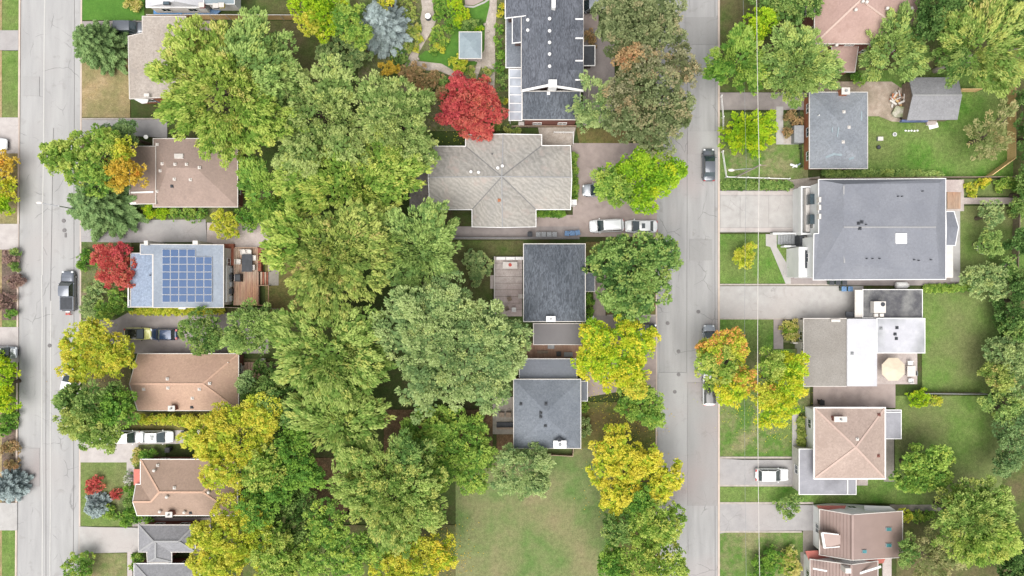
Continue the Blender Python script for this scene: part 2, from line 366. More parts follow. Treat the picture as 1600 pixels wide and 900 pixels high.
# ---------------------------------------------------------------- the ground
def structure(mb, name, mat): return mb.obj(name, mat, None, kind='structure')
structure(MB().add([(-1500, -1500, 0), (1500, -1500, 0), (1500, 1500, 0), (-1500, 1500, 0)], [(0, 1, 2, 3)]), 'ground', 'ground')
YT, YB = -900, 1800
LR = lambda y: 33-(6*y/900 if 0 < y < 900 else (0 if y <= 0 else 6))          # left road's left edge
sheet('road', [(33, YT), (33, 0), (27, 900), (27, YB), (124, YB), (124, 900), (127, 0), (127, YT)], 'road_left', .008)
sheet('road', R4(1026, YT, 1123, YB), 'road', .008)
def line(a, b, wpx, z, mat, name='road_seam'):
    a = PV(*a, 0); b = PV(*b, 0)
    mb = MB(); d = (b-a); n = max(1, int(d.length/6)); x = Vector((-d.y, d.x, 0)).normalized()*wpx/S/2
    p = [a+d*i/n+x*RNG.uniform(-.6, .6) for i in range(n+1)]
    vs = []; fs = []
    for i, q in enumerate(p): vs += [(q-x)[:2]+(z,), (q+x)[:2]+(z,)]
    for i in range(n): fs.append((2*i+1, 2*i, 2*i+2, 2*i+3))
    structure(mb.add(vs, fs), name, mat)
line((80, YT), (66, 430), 1.8, .036, 'seam'); line((66, 430), (68, YB), 1.8, .040, 'seam')
line((84, 200), (79, 470), .7, .044, 'seam_dark'); line((80, 470), (76, YB), 1.6, .040, 'seam')
line((116, 240), (114, YB), .8, .036, 'seam_dark'); line((119, YT), (116, 240), .7, .036, 'seam_dark')
line((72, 480), (72, 900), .6, .048, 'seam_dark')
line((1074, 60), (1073, 598), .7, .036, 'seam_dark'); line((1073, 790), (1073, YB), .7, .036, 'seam_dark')
line((1117, YT), (1117, YB), .8, .040, 'seam_dark')
line((1030, 500), (1031, YB), .8, .036, 'patch')
# kerbs, one run along each road edge
def kerb(x0, x1, ys):
    mb = MB(); pts = []
    for y in ys: pts.append((x0(y), x1(y), y))
    a = [P(p[0], p[2], 0)[:2] for p in pts]; b = [P(p[1], p[2], 0)[:2] for p in pts][::-1]
    return structure(mb.prism(a+b, -.05, .125), 'kerb', 'kerb')
kerb(lambda y: LR(y)-2.6, lambda y: LR(y), [YT, 0, 900, YB])
RR = lambda y: 127-(3*y/900 if 0 < y < 900 else (0 if y <= 0 else 3))
kerb(RR, lambda y: RR(y)+2.2, [YT, 0, 900, YB])
kerb(lambda y: 1121.5, lambda y: 1124.3, [YT, YB])
kerb(lambda y: 1024.2, lambda y: 1026.4, [YT, 220]); kerb(lambda y: 1024.2, lambda y: 1026.4, [368, YB])
# repaired patches in the right road
for q, m_ in ((R4(1070, 27, 1121, 70), 'patch'), (R4(1077, 374, 1112, 407), 'patch'), (R4(1074, 598, 1121, 790), 'patch'),
              (R4(1074, 205, 1121, 241), 'patch_light'), (R4(1028, 582, 1073, 900), 'patch_light')):
    sheet('road_patch', q, m_, .052)
for x, y in ((1060, 549), (1060, 585), (1043, 505), (1091, 487), (1054, 612), (78, 540), (100, 345), (101, 360)):
    structure(MB().cyl(*P(x, y)[:2], 0, .085, .28, 12), 'manhole_cover', 'seam_dark')
structure(MB().pbox(1111, 660, 1116, 670, 0, .07), 'drain_grate', 'seam_dark')
structure(MB().pbox(101, 364, 104, 371, 0, .07), 'drain_grate', 'seam_dark')
# lawns and planted strips (thick sheets 8 to 12 cm above the ground sheet)
LZ = .085
for q, m_ in [
    (R4(-60, 0, 4, 900), 'lawn_dry'), (R4(4, 0, 31, 48), 'lawn'), (R4(4, 80, 31, 184), 'lawn'), (R4(-60, 240, 31, 350), 'lawn_dry'),
    (R4(-60, 390, 30, 508), 'purple_bed'), (R4(-60, 500, 30, 511), 'lawn_bright'), (R4(-60, 566, 30, 660), 'lawn_dark'), (R4(-60, 660, 29, 785), 'purple_bed'), (R4(-60, 828, 27, 980), 'lawn'),
    (R4(129, 70, 204, 184), 'lawn_dry'), (R4(129, 96, 158, 184), 'lawn'), (R4(129, -20, 226, 32), 'lawn_vivid'),
    (R4(129, -200, 226, -20), 'lawn'), (R4(226, -200, 470, -110), 'lawn'),
    (R4(129, 190, 205, 345), 'lawn_dark'), (R4(129, 318, 390, 347), 'bed'),
    (R4(127, 378, 206, 500), 'bed'), (R4(206, 478, 345, 488), 'lawn_olive'), (R4(126, 555, 206, 690), 'lawn_dark'),
    (R4(206, 643, 400, 672), 'lawn_olive'), (R4(126, 722, 212, 822), 'lawn'), (R4(180, 775, 208, 812), 'bed'),
    (R4(208, 690, 260, 718), 'bed'), (R4(125, 864, 199, 960), 'lawn_worn'),
    (R4(400, 0, 560, 22), 'lawn_dark'), (R4(395, 33, 520, 140), 'lawn_dark'), (R4(415, 385, 500, 500), 'lawn_olive'),
    (R4(370, 560, 480, 660), 'lawn_dark'), (R4(380, 760, 480, 900), 'lawn_dark'), (R4(600, 640, 770, 720), 'soil'), (R4(465, 715, 545, 815), 'soil'),
    (R4(560, -60, 640, 205), 'bed'), (R4(640, -60, 815, 205), 'bed'), 
    (R4(700, 376, 818, 402), 'lawn_dark'), (R4(690, 402, 769, 500), 'lawn_dark'),
    ([(900, 200), (985, 203), (985, 245), (905, 225)], 'lawn_olive'), (R4(893, 238, 903, 318), 'bed'), (R4(838, 328, 884, 338), 'lawn_dark'),
    (R4(915, 378, 1024, 430), 'lawn_olive'), (R4(947, 430, 1024, 494), 'lawn_olive'), (R4(914, 455, 928, 503), 'lawn_dark'),
    (R4(908, 628, 1024, 780), 'lawn_olive'), (R4(480, 820, 712, 1300), 'lawn_dark'),
    (R4(712, 700, 955, 1300), 'lawn_field'), (R4(955, 780, 1024, 1300), 'lawn_olive'),
    (R4(1124.5, -80, 1280, 144), 'lawn_dark'), ([(1124.5, 176), (1212, 176), (1212, 226), (1262, 226), (1262, 285), (1230, 297), (1124.5, 297)], 'lawn_mixed'), (R4(1222, 176, 1258, 216), 'bed'),
    (R4(1280, -80, 1600, 110), 'lawn_dark'), (R4(1340, 110, 1582, 278), 'lawn_bright'), (R4(1582, -80, 1720, 450), 'lawn_dark'),
    (R4(1124.5, 366, 1236, 443), 'lawn_bright'), (R4(1235, 384, 1262, 425), 'lawn_bright'), (R4(1497, 280, 1600, 306), 'lawn'), (R4(1497, 322, 1720, 452), 'lawn'),
    (R4(1124.5, 499, 1208, 545), 'lawn_bright'), ([(1124.5, 545), (1265, 545), (1265, 640), (1240, 650), (1240, 714), (1124.5, 714)], 'lawn_mixed'), (R4(1246, 645, 1262, 700), 'bed'),
    (R4(1440, 452, 1560, 614), 'lawn'), (R4(1560, 452, 1720, 900), 'lawn_dark'), (R4(1398, 618, 1565, 790), 'lawn'),
    (R4(1124.5, 760, 1400, 786), 'lawn_bright'), (R4(1338, 745, 1400, 760), 'lawn_bright'), (R4(1124.5, 831, 1254, 1000), 'lawn_mixed'), (R4(1400, 790, 1570, 1000), 'lawn_dark'), (R4(1223, 500, 1250, 535), 'bed'),
]: sheet('lawn', q, m_, LZ)
# back garden with the winding lawn
sheet('lawn', [(655, 88), (665, 80), (690, 78), (704, 60), (716, 35), (735, 12), (765, -2), (764, 20), (758, 50), (755, 90), (735, 108), (722, 118), (705, 118), (690, 106), (672, 98), (657, 95)], 'lawn_vivid', .13)
for q in ([(652, -40), (676, -40), (677, 15), (682, 32), (676, 46), (668, 60), (655, 82), (652, 96), (690, 100), (722, 118), (716, 124), (688, 112), (640, 108), (628, 110), (640, 88), (652, 62), (660, 46), (657, 30), (660, 14)],
          [(765, -40), (777, -40), (776, 20), (773, 60), (774, 100), (772, 150), (775, 190), (769, 190), (764, 150), (762, 130), (752, 104), (742, 134), (734, 134), (746, 98), (757, 78), (758, 40), (765, 10)],
          [(620, 66), (626, 66), (640, 84), (636, 88)]):
    sheet('garden_path', q, 'gravel', .14)
sheet('patio', [(722, -40), (765, -40), (755, 2), (740, 9), (727, 8)], 'drive_pink', .15)
sheet('path_edging', [(726, 9), (740, 10.5), (757, 3), (765, -4), (767, -1), (757, 6), (740, 13), (725, 12)], 'concrete', .16)
for k, (q, m_) in enumerate(((R4(36, 120, 62, 150), 'patch_light'), (R4(86, 610, 112, 640), 'patch_light'), (R4(34, 700, 62, 760), 'patch_light'), (R4(1030, 440, 1050, 470), 'patch'))):
    sheet('road_patch', q, m_, .052)
# driveways, paths and patios
DZ = .06
for n_, q, m_ in [
    ('driveway', R4(-60, 48, 30, 79), 'drive_grey'), ('driveway', R4(-60, 184, 30, 240), 'drive_pale'), ('driveway', R4(-60, 350, 30, 390), 'drive_pale'), ('driveway', R4(-60, 511, 30, 566), 'drive_pale'),
    ('driveway', R4(-60, 785, 28, 828), 'concrete'),
    ('driveway', [(129, 34), (200, 33), (330, 33), (330, 55), (200, 58), (129, 62)], 'drive_brown'), ('driveway', [(129, 187), (262, 187), (262, 216), (200, 212), (129, 214)], 'drive_grey'),
    ('driveway', [(127, 348), (210, 344), (322, 343), (324, 378), (205, 379), (127, 378)], 'drive_grey'), ('patio', R4(324, 348, 422, 388), 'patio'),
    ('driveway', [(127, 500), (180, 500), (200, 489), (420, 489), (420, 552), (208, 552), (180, 540), (127, 540)], 'drive_brown'),
    ('driveway', [(126, 690), (205, 672), (345, 672), (345, 692), (218, 694), (207, 722), (126, 722)], 'drive_pale'),
    ('path', R4(199, 700, 211, 752), 'drive_pale'), ('path', R4(208, 808, 330, 822), 'drive_brown'),
    ('driveway', [(125, 822), (150, 823), (218, 824), (218, 862), (125, 864)], 'concrete'), ('path', R4(200, 862, 208, 960), 'drive_pale'), ('path', R4(300, 815, 330, 880), 'patio'),
    ('driveway', [(893, 224), (1000, 224), (1026, 300), (1026, 370), (838, 370), (838, 336), (895, 336)], 'drive_pink'), ('patio', R4(640, 260, 672, 330), 'drive_brown'),
    ('path', R4(700, 354, 905, 374), 'drive_brown'), ('path', [(840, 196), (900, 196), (895, 228), (846, 228)], 'gravel'),
    ('driveway', R4(874, -80, 935, 45), 'drive_pink'), ('path', R4(911, 45, 960, 196), 'drive_brown'),
    ('path', [(927, 430), (946, 425), (946, 512), (927, 512)], 'drive_pink'), ('driveway', R4(912, 493, 1025, 560), 'drive_brown'),
    ('driveway', [(908, 560), (1025, 560), (1025, 610), (965, 612), (918, 620)], 'drive_pink'), ('path', R4(818, 536, 912, 562), 'deckwood'),
    ('patio', R4(770, 620, 803, 678), 'patio_grey'), ('patio', R4(776, 678, 808, 702), 'soil'),
    ('driveway', R4(1124.4, 145, 1262, 172), 'drive_brown'), ('driveway', R4(1124.4, 447, 1348, 497), 'concrete'), 
    ('path', R4(1208, 497, 1223, 545), 'drive_brown'), ('path', R4(1270, 600, 1398, 637), 'drive_pink'), ('patio', R4(1368, 550, 1432, 600), 'patio'),
    ('path', [(1228, 282), (1280, 276), (1280, 299), (1232, 299)], 'gravel'),
    ('path', [(1196, 366), (1213, 366), (1213, 386), (1240, 430), (1262, 434), (1262, 446), (1228, 446), (1203, 386), (1196, 384)], 'concrete'),
    ('path', R4(1235, 432, 1497, 446), 'drive_brown'), ('path', R4(1478, 281, 1505, 330), 'patio'), ('path', R4(1484, 330, 1499, 440), 'concrete'), ('path', R4(1505, 309, 1720, 319), 'patio'),
    ('driveway', [(1124.4, 716), (1160, 718), (1252, 718), (1252, 757), (1124.4, 757)], 'drive_grey'), ('driveway', [(1124.4, 786), (1278, 789), (1278, 828), (1150, 829), (1124.4, 833)], 'drive_grey'),
    ('path', R4(1237, 645, 1247, 722), 'concrete'), ('path', R4(1254, 828, 1276, 862), 'patio_grey'), ('path', R4(1380, 686, 1396, 752), 'patio_grey'), ('path', R4(1250, 862, 1270, 960), 'patio_grey'),
    ('path', R4(1390, 788, 1470, 798), 'patio_grey'), ('path', R4(1337, 747, 1355, 758), 'patio'), ('path', R4(1378, 870, 1392, 960), 'patio'),
    ('patio', [(1345, 128), (1392, 128), (1425, 150), (1418, 192), (1392, 190), (1372, 182), (1345, 182)], 'dirt'), ('path', R4(1276, 128, 1350, 146), 'dirt'),
    ('path', R4(1212, 167, 1223, 226), 'concrete'), ('path', R4(1223, 213, 1240, 226), 'concrete'), ('path', R4(420, 385, 436, 446), 'patio_grey'),
]: sheet(n_, q, m_, LZ+.045 if m_ in ('gravel',) else LZ+.05)
# the new concrete driveway of the large house, cast in bays with recessed joints
sheet('driveway', R4(1124.4, 298, 1249, 363), 'drive_grey', .09)
for a, b in ((1125, 1155.4), (1156, 1200.4), (1200.7, 1249)):
    for c, d in ((305.6, 355.5),):
        structure(MB().prism([P(x, y)[:2] for x, y in R4(a, c, b, d)], -.04, .148), 'concrete_slab', 'concrete')
for c, d in ((299, 305), (356, 362)): 
    structure(MB().prism([P(x, y)[:2] for x, y in R4(1125, c, 1248, d)], -.04, .152), 'driveway_border', 'drive_pale')
for k in range(9):
    structure(MB().prism([P(x, y)[:2] for x, y in R4(1212.5, 168+k*6.4, 1222.5, 168+k*6.4+5.8)], -.04, .16), 'paving_stone', 'paver')
for k in range(4):
    structure(MB().prism([P(x, y)[:2] for x, y in R4(1224+k*4, 214, 1227.4+k*4, 225)], -.04, .16), 'paving_stone', 'paver')
structure(MB().prism([P(x, y)[:2] for x, y in R4(129, 185.3, 250, 187.3)], -.04, .3), 'kerb', 'paver')
for q in (R4(1124.5, 443.5, 1300, 446), R4(1124.5, 497, 1250, 499), R4(1124.5, 713, 1236, 716), R4(1124.5, 757, 1246, 759.5), R4(1124.5, 784, 1270, 787), R4(1124.5, 829, 1252, 831.5), R4(948, 491.5, 1024, 494)):
    structure(MB().prism([P(x, y)[:2] for x, y in q], -.04, .17), 'edging', 'paver')
# ---------------------------------------------------------------- houses
def inset(poly, d):
    """2-D polygon moved inwards by d"""
    n = len(poly); out = []
    ar = sum(poly[i][0]*poly[(i+1) % n][1]-poly[(i+1) % n][0]*poly[i][1] for i in range(n)); sg = 1 if ar > 0 else -1
    for i in range(n):
        a = Vector(poly[i-1][:2]); b = Vector(poly[i][:2]); c = Vector(poly[(i+1) % n][:2])
        d1 = (b-a).normalized(); d2 = (c-b).normalized()
        n1 = Vector((-d1.y, d1.x))*sg; n2 = Vector((-d2.y, d2.x))*sg
        m = n1+n2
        if m.length < 1e-3: m = n1
        m = m/max(.35, m.dot(n1)); out.append(b+m*d)
    return out
class Roof: pass
def boundary(F):
    E = {}
    for f in F:
        for i in range(len(f)): E[(f[i], f[(i+1) % len(f)])] = 1
    nx = {a: b for (a, b) in E if (b, a) not in E}
    s = next(iter(nx)); loop = [s]
    while nx[loop[-1]] != s: loop.append(nx[loop[-1]])
    return loop, E
def on_roof(R, px, py):
    z = R.V[0][2]
    for _ in range(10):
        x, y, _z = P(px, py, z); best = None
        for f in R.F:
            for k in range(1, len(f)-1):
                a, b, c = (R.W[f[0]], R.W[f[k]], R.W[f[k+1]])
                det = (b.y-c.y)*(a.x-c.x)+(c.x-b.x)*(a.y-c.y)
                if abs(det) < 1e-9: continue
                l1 = ((b.y-c.y)*(x-c.x)+(c.x-b.x)*(y-c.y))/det; l2 = ((c.y-a.y)*(x-c.x)+(a.x-c.x)*(y-c.y))/det; l3 = 1-l1-l2
                s = min(l1, l2, l3)
                if best is None or s > best[0]: best = (s, l1*a.z+l2*b.z+l3*c.z)
        z = best[1]
    return Vector(P(px, py, z))
def roof(root, V, F, mat, wall='brick_red', trim='offwhite', cap=None, ov=.35, th=.16, wz0=0, gut=.09, win=True, nwin=99, walls=True, storey=2.8, valley=None):
    """roof from corners (photo px, py, height in m) with eaves, fascia, ridge caps, and the walls below it"""
    R = Roof(); R.V = V; R.W = [PV(*v) for v in V]
    F = [tuple(f) for f in F]
    G = []
    for f in F:                                                     # wind every face upwards
        a = sum(R.W[f[i]].x*R.W[f[(i+1) % len(f)]].y-R.W[f[(i+1) % len(f)]].x*R.W[f[i]].y for i in range(len(f)))
        G.append(f if a > 0 else f[::-1])
    F = R.F = G
    loop, E = boundary(F); n = len(V)
    mb = MB(); vs = [tuple(p) for p in R.W]+[(p.x, p.y, p.z-th) for p in R.W]
    fs = list(F)+[tuple(i+n for i in f[::-1]) for f in F]+[(a, a+n, b+n, b) for a, b in zip(loop, loop[1:]+loop[:1])]
    R.ob = mb.add(vs, fs).obj('roof', mat, root)
    cen = sum(R.W, Vector((0, 0, 0)))/n
    if trim:                                                        # gutter boards along the edge
        g = MB(); P2 = [R.W[i] for i in loop]; out = inset([p[:2] for p in P2], -gut*.5)
        m = len(loop); q = [Vector((out[i].x, out[i].y, P2[i].z-.07)) for i in range(m)]
        for i in range(m):
            a, b = q[i], q[(i+1) % m]
            if (b-a).length > .25:
                d = (b-a).normalized()*gut*.5; g.bar(a-d, b+d-(d*1.96), gut, .2)
        g.obj('gutter', trim, R.ob if False else root)
    if cap:                                                         # raised caps along hips and ridges
        c = MB(); done = set()
        for f in F:
            for i in range(len(f)):
                a, b = f[i], f[(i+1) % len(f)]
                if (b, a) in E and (b, a) not in done:
                    done.add((a, b)); A, B = R.W[a], R.W[b]
                    f2 = next(x for x in F if any(x[k] == b and x[(k+1) % len(x)] == a for k in range(len(x))))
                    other = [R.W[k] for k in f2 if k not in (a, b)]
                    N = (R.W[f[1]]-R.W[f[0]]).cross(R.W[f[2]]-R.W[f[1]]).normalized()
                    if N.dot(max(other, key=lambda p: abs(N.dot(p-A)))-A) < -.05: c.bar(A+Vector((0, 0, .02)), B+Vector((0, 0, .02)), .26, .06)
        if c.v: c.obj('ridge_cap', cap, root)
    if valley:
        done = set()
        for f in F:
            for i in range(len(f)):
                a, b = f[i], f[(i+1) % len(f)]
                if (b, a) in E and (b, a) not in done:
                    done.add((a, b)); A, B = R.W[a], R.W[b]; f2 = next(x for x in F if any(x[k] == b and x[(k+1) % len(x)] == a for k in range(len(x))))
                    other = [R.W[k] for k in f2 if k not in (a, b)]; N = (R.W[f[1]]-R.W[f[0]]).cross(R.W[f[2]]-R.W[f[1]]).normalized()
                    cc_ = N.dot(max(other, key=lambda p: abs(N.dot(p-A)))-A) > .05
                    MB().bar(A+Vector((0, 0, .03)), B+Vector((0, 0, .03)), .15 if cc_ else .13, .05).obj('valley_flashing' if cc_ else 'ridge_cap', valley if cc_ else 'ridge_grey', root)
    if walls:
        pin = inset([R.W[i][:2] for i in loop], ov); m = len(loop)
        top = [R.W[i].z-th-.01 for i in loop]; bz = -.04
        mbw = MB(); vs = [(p.x, p.y, wz0+bz) for p in pin]+[(p.x, p.y, t) for p, t in zip(pin, top)]
        mbw.add(vs, [(i, (i+1) % m, m+(i+1) % m, m+i) for i in range(m)])
        R.wall = mbw.obj('wall', wall, root)
        if win:
            k = 0
            for i in range(m):
                a = pin[i]; b = pin[(i+1) % m]; L = (b-a).length
                if L < 2.2: continue
                d = (b-a)/L; nrm = Vector((d.y, -d.x)); mid = (a+b)/2
                if nrm.dot(-mid) <= 0: continue                     # only walls that face the middle of the picture show
                h0 = min(top[i], top[(i+1) % m])
                for fl in range(max(1, int((h0-wz0+.3)/storey))):
                    cnt = max(1, int(L/3.4))
                    for j in range(cnt):
                        if k >= nwin: break
                        k += 1
                        p = a+d*(L*(j+.5)/cnt); z0 = wz0+fl*storey+1.0
                        if z0+1.1 > h0: continue
                        rz = math.atan2(d.y, d.x)
                        w_ = window(root, (p.x, p.y, z0), rz)
    return R
_WF = []
def window(root, loc, rz, w=1.3, h=1.15):
    if not _WF:
        f = MB()
        f.box(-w/2, -.05, 0, -w/2+.08, .05, h); f.box(w/2-.08, -.05, 0, w/2, .05, h); f.box(-w/2+.08, -.05, 0, w/2-.08, .05, .08)
        f.box(-w/2+.08, -.05, h-.08, w/2-.08, .05, h); f.box(-.03, -.045, .08, .03, .045, h-.08)
        _WF.append(f.obj('window', 'white', None)); g = MB().box(-w/2+.06, -.02, .06, w/2-.06, .02, h-.06); _WF.append(g.obj('pane', 'glass', None))
        a, b = _WF[0].data, _WF[1].data; bpy.data.objects.remove(_WF[0]); bpy.data.objects.remove(_WF[1]); _WF[:] = [a, b]
    o = bpy.data.objects.new('window', _WF[0]); COL.objects.link(o); o.parent = root
    og = ORG[root.name]; n = Vector((math.sin(rz), -math.cos(rz), 0))*.03
    o.location = (loc[0]-og[0]+n.x, loc[1]-og[1]+n.y, loc[2]-og[2]); o.rotation_euler = (0, 0, rz)
    p = bpy.data.objects.new('pane', _WF[1]); COL.objects.link(p); p.parent = o
    return o
def vent(root, R, px, py, kind='cap', c='offwhite'):
    p = on_roof(R, px, py); mb = MB()
    if kind == 'cap': mb.box(p.x-.2, p.y-.2, p.z-.1, p.x+.2, p.y+.2, p.z+.12); mb.cyl(p.x, p.y, p.z+.12, p.z+.28, .17, 8, .1)
    elif kind == 'turbine': mb.cyl(p.x, p.y, p.z-.1, p.z+.25, .13, 8); mb.blob((p.x, p.y, p.z+.42), .24, .24, .2, 10, 6)
    else: mb.cyl(p.x, p.y, p.z-.2, p.z+.42, .07, 8)
    return mb.obj('vent_pipe' if kind == 'pipe' else 'roof_vent', c, root)
def chimney(root, R, px, py, w, d, h, mat='brick_red', cap='offwhite', rot=0, lean=None):
    """px, py: where the chimney leaves the roof"""
    p = on_roof(R, px, py); mb = MB(); mb.box(p.x-w/2, p.y-d/2, max(0, p.z-2), p.x+w/2, p.y+d/2, p.z+h)
    o = mb.obj('chimney', mat, root)
    c = MB().box(p.x-w/2-.08, p.y-d/2-.08, p.z+h, p.x+w/2+.08, p.y+d/2+.08, p.z+h+.12); c.obj('chimney_cap', cap, o)
    f = MB().cyl(p.x, p.y, p.z+h+.12, p.z+h+.42, min(w, d)*.22, 8); f.obj('flue', 'greym', o)
    return o
def skylight(root, R, px0, py0, px1, py1, mat='skylight', frame='offwhite'):
    a = on_roof(R, px0, py0); b = on_roof(R, px1, py0); c = on_roof(R, px1, py1); d = on_roof(R, px0, py1)
    n = (b-a).cross(d-a).normalized()
    if n.z < 0: n = -n
    q = [a, b, c, d]; cen = (a+b+c+d)/4
    mb = MB().add([p-n*.1 for p in q]+[p+n*.14 for p in q], [(0, 3, 2, 1), (4, 5, 6, 7) if (b-a).cross(c-b).z > 0 else (7, 6, 5, 4)]+[(i, (i+1) % 4, 4+(i+1) % 4, 4+i) for i in range(4)])
    o = mb.obj('skylight', frame, root)
    qi = [cen+(p-cen)*.82 for p in q]
    MB().add([p+n*.12 for p in qi]+[p+n*.17 for p in qi], [(7, 6, 5, 4), (4, 5, 6, 7)][:1]+[(i, (i+1) % 4, 4+(i+1) % 4, 4+i) for i in range(4)]).obj('pane', mat, o)
    return o
def rectV(a, b, c, d, z): return [(a, b, z), (c, b, z), (c, d, z), (a, d, z)]
def hipV(a, b, c, d, ze, r0, r1, zr):
    """hip roof on a rectangle of photo pixels, ridge from r0 to r1 (runs along the longer side)"""
    V = rectV(a, b, c, d, ze)+[(r0[0], r0[1], zr), (r1[0], r1[1], zr)]
    if abs(r1[0]-r0[0]) >= abs(r1[1]-r0[1]): F = [(0, 1, 5, 4), (1, 2, 5), (2, 3, 4, 5), (3, 0, 4)]
    else: F = [(0, 1, 4), (1, 2, 5, 4), (2, 3, 5), (3, 0, 4, 5)]
    return V, F
def house(label, px, py, name='house', cat='house', group=None):
    return thing(name, label, cat, P(px, py), group)
HG = 'detached houses in their gardens'
# house at the top left edge, white roof
h = house('white roofed house at the top edge with a blue tarpaulin along its yard', 295, -40, group=HG)
V = [(232, 0, 3), (250, 13, 3), (300, 13, 3), (300, -100, 3), (232, -100, 3)]
R = roof(h, [(229, -100, 3), (318, -100, 3), (318, 11, 3), (229, 11, 3), (272, -100, 4.6), (272, 2, 4.6)], [(0, 4, 5, 3), (4, 1, 2, 5), (3, 5, 2)], 'r_white', 'stucco', 'white', ov=.2)
R2 = roof(h, [(319, -100, 2.9), (366, -100, 2.9), (366, 6, 2.9), (319, 6, 2.9)], [(0, 1, 2, 3)], 'r_lb', 'stucco', 'white', ov=.2, win=False)
skylight(h, R, 256, 3, 266, 8, 'glass', 'charcoal')
# flat roofed house upper left
h = house('flat beige gravel roofed house with an orange brick end wall, half under a big maple', 235, 100, group=HG)
V = [(201, 57, 3.3), (223, 52, 3.3), (223, 26, 3.3), (290, 26, 3.3), (290, 150, 3.3), (203, 154, 3.3)]
R = roof(h, V, [(0, 1, 4, 5), (1, 2, 3, 4)], 'r_taupe', 'brick_orange', 'offwhite', ov=.12, nwin=3)
MB().pbox(234, 102, 236, 110, 3.2, 3.45).obj('roof_vent', 'charcoal', h); 
mb = MB().slab([P(209, 155, 3.1), P(232, 155, 3.1), P(230, 161, 2.5), P(222, 162, 2.5)]); mb.obj('porch_canopy', 'white', h)
MB().bar(P(240, 156, 3.42), P(264, 168, 2.6), .18, .12).obj('downpipe', 'charcoal', h)
MB().pbox(225, 146, 233, 151, 3.2, 3.9).obj('chimney', 'offwhite', h)
# house 2
h = house('mauve brown hip roofed house beside the conifer with a lower wing facing the street', 290, 270, group=HG)
V, F = hipV(240, 217, 371, 323, 3.0, (262, 262), (306, 262), 4.9)
R = roof(h, V, F, 'r_mauve', 'brick_red', 'offwhite', None)
R2 = roof(h, [(203, 229, 2.6), (243, 229, 3.5), (243, 318, 3.5), (203, 318, 2.6)], [(0, 1, 2, 3)], 'r_mauve', 'brick_red', 'offwhite', None)
MB().bar(P(205, 301, 2.75), P(240, 300, 3.5), .22, .12).obj('gable_trim', 'white', h)
MB().bar(P(204, 318, 2.7), P(266, 316.5, 3.1), .3, .12).obj('gable_trim', 'white', h)
skylight(h, R, 273, 241, 287, 248, 'offwhite', 'offwhite')
for x, y in ((254, 256), (274, 257), (292, 257), (312, 262), (251, 267), (246, 299)): vent(h, R, x, y)
vent(h, R, 273, 280); vent(h, R, 298, 281); vent(h, R, 269, 291, 'cap', 'charcoal'); vent(h, R, 246, 226)
MB().tube([P(228, 214, .3), P(228, 214, 3.3)], .3, 8).obj('vent_pipe', 'white', h)
# house 3, solar
h = house('blue grey roofed house with a rooftop field of solar panels and a rear deck', 280, 430, group=HG)
V = [(240, 381, 6.0), (349, 383, 6.0), (349, 480, 5.6), (240, 480, 5.6), (219, 381, 5.9), (219, 397, 5.9), (240, 397, 5.97)]
R = roof(h, [(220, 382, 4.0), (349, 383, 4.2), (349, 480, 3.6), (240, 480, 3.6), (240, 397, 4.05), (220, 397, 4.0)], [(0, 1, 2, 3, 4, 5)], 'r_blue', 'offwhite', 'offwhite', None, ov=.3)
R2 = roof(h, [(205, 396, 2.7), (238, 396, 3.1), (238, 479, 3.1), (205, 479, 2.7)], [(0, 1, 2, 3)], 'r_steelblue', 'offwhite', 'offwhite', None, win=False)
R3 = roof(h, [(200.5, 470, 2.55), (240, 470, 2.6), (240, 479.5, 2.6), (200.5, 479.5, 2.55)], [(0, 1, 2, 3)], 'r_blue', 'offwhite', 'offwhite', None, win=False, walls=False)
MB().bar(P(201, 436, 2.6), P(201, 478, 2.6), .15, .2).obj('gutter', 'white', h)
MB().pbox(225, 376, 231, 383, 0, 4.6).obj('chimney', 'offwhite', h); MB().pbox(301, 376, 309, 382, 0, 4.7).obj('chimney', 'offwhite', h)
MB().pbox(279, 479, 290, 483, 2.8, 3.2).obj('wall_lamp_box', 'white', h)
o = on_roof(R, 254.5, 389.5); ex = (on_roof(R, 333, 389.5)-o)/6; ey = (on_roof(R, 254.5, 472.5)-o)/7
nn = ex.cross(ey).normalized(); nn = nn if nn.z > 0 else -nn
pm = gm = None
for r_ in range(7):
    for c_ in range(6):
        if r_ == 0 and c_ > 3: continue
        if pm is None:
            u = ex*.95; v_ = ey*.95; q = [Vector((0, 0, 0)), v_, u+v_, u]; up = nn
            mb = MB().add([p+up*.10 for p in q]+[p+up*.15 for p in q], [(3, 2, 1, 0), (4, 5, 6, 7)]+[(i, (i+1) % 4, 4+(i+1) % 4, 4+i) for i in range(4)])
            pm = mb.obj('t', 'white', None); pm_d = pm.data; bpy.data.objects.remove(pm)
            ce = (u+v_)/2; qi = [ce+(p-ce)*.955 for p in q]
            gm = MB().add([p+up*.14 for p in qi]+[p+up*.165 for p in qi], [(4, 5, 6, 7)]+[(i, (i+1) % 4, 4+(i+1) % 4, 4+i) for i in range(4)]).obj('t', 'solar', None); gm_d = gm.data; bpy.data.objects.remove(gm); pm = 1
        s_ = bpy.data.objects.new('solar_panel', pm_d); COL.objects.link(s_); s_.parent = h; s_.location = o+ex*c_+ey*r_-Vector(ORG[h.name])
        g_ = bpy.data.objects.new('panel_glass', gm_d); COL.objects.link(g_); g_.parent = s_
for x, y in ((211, 446), (236, 430)): vent(h, R2, x, y, 'pipe', 'charcoal')
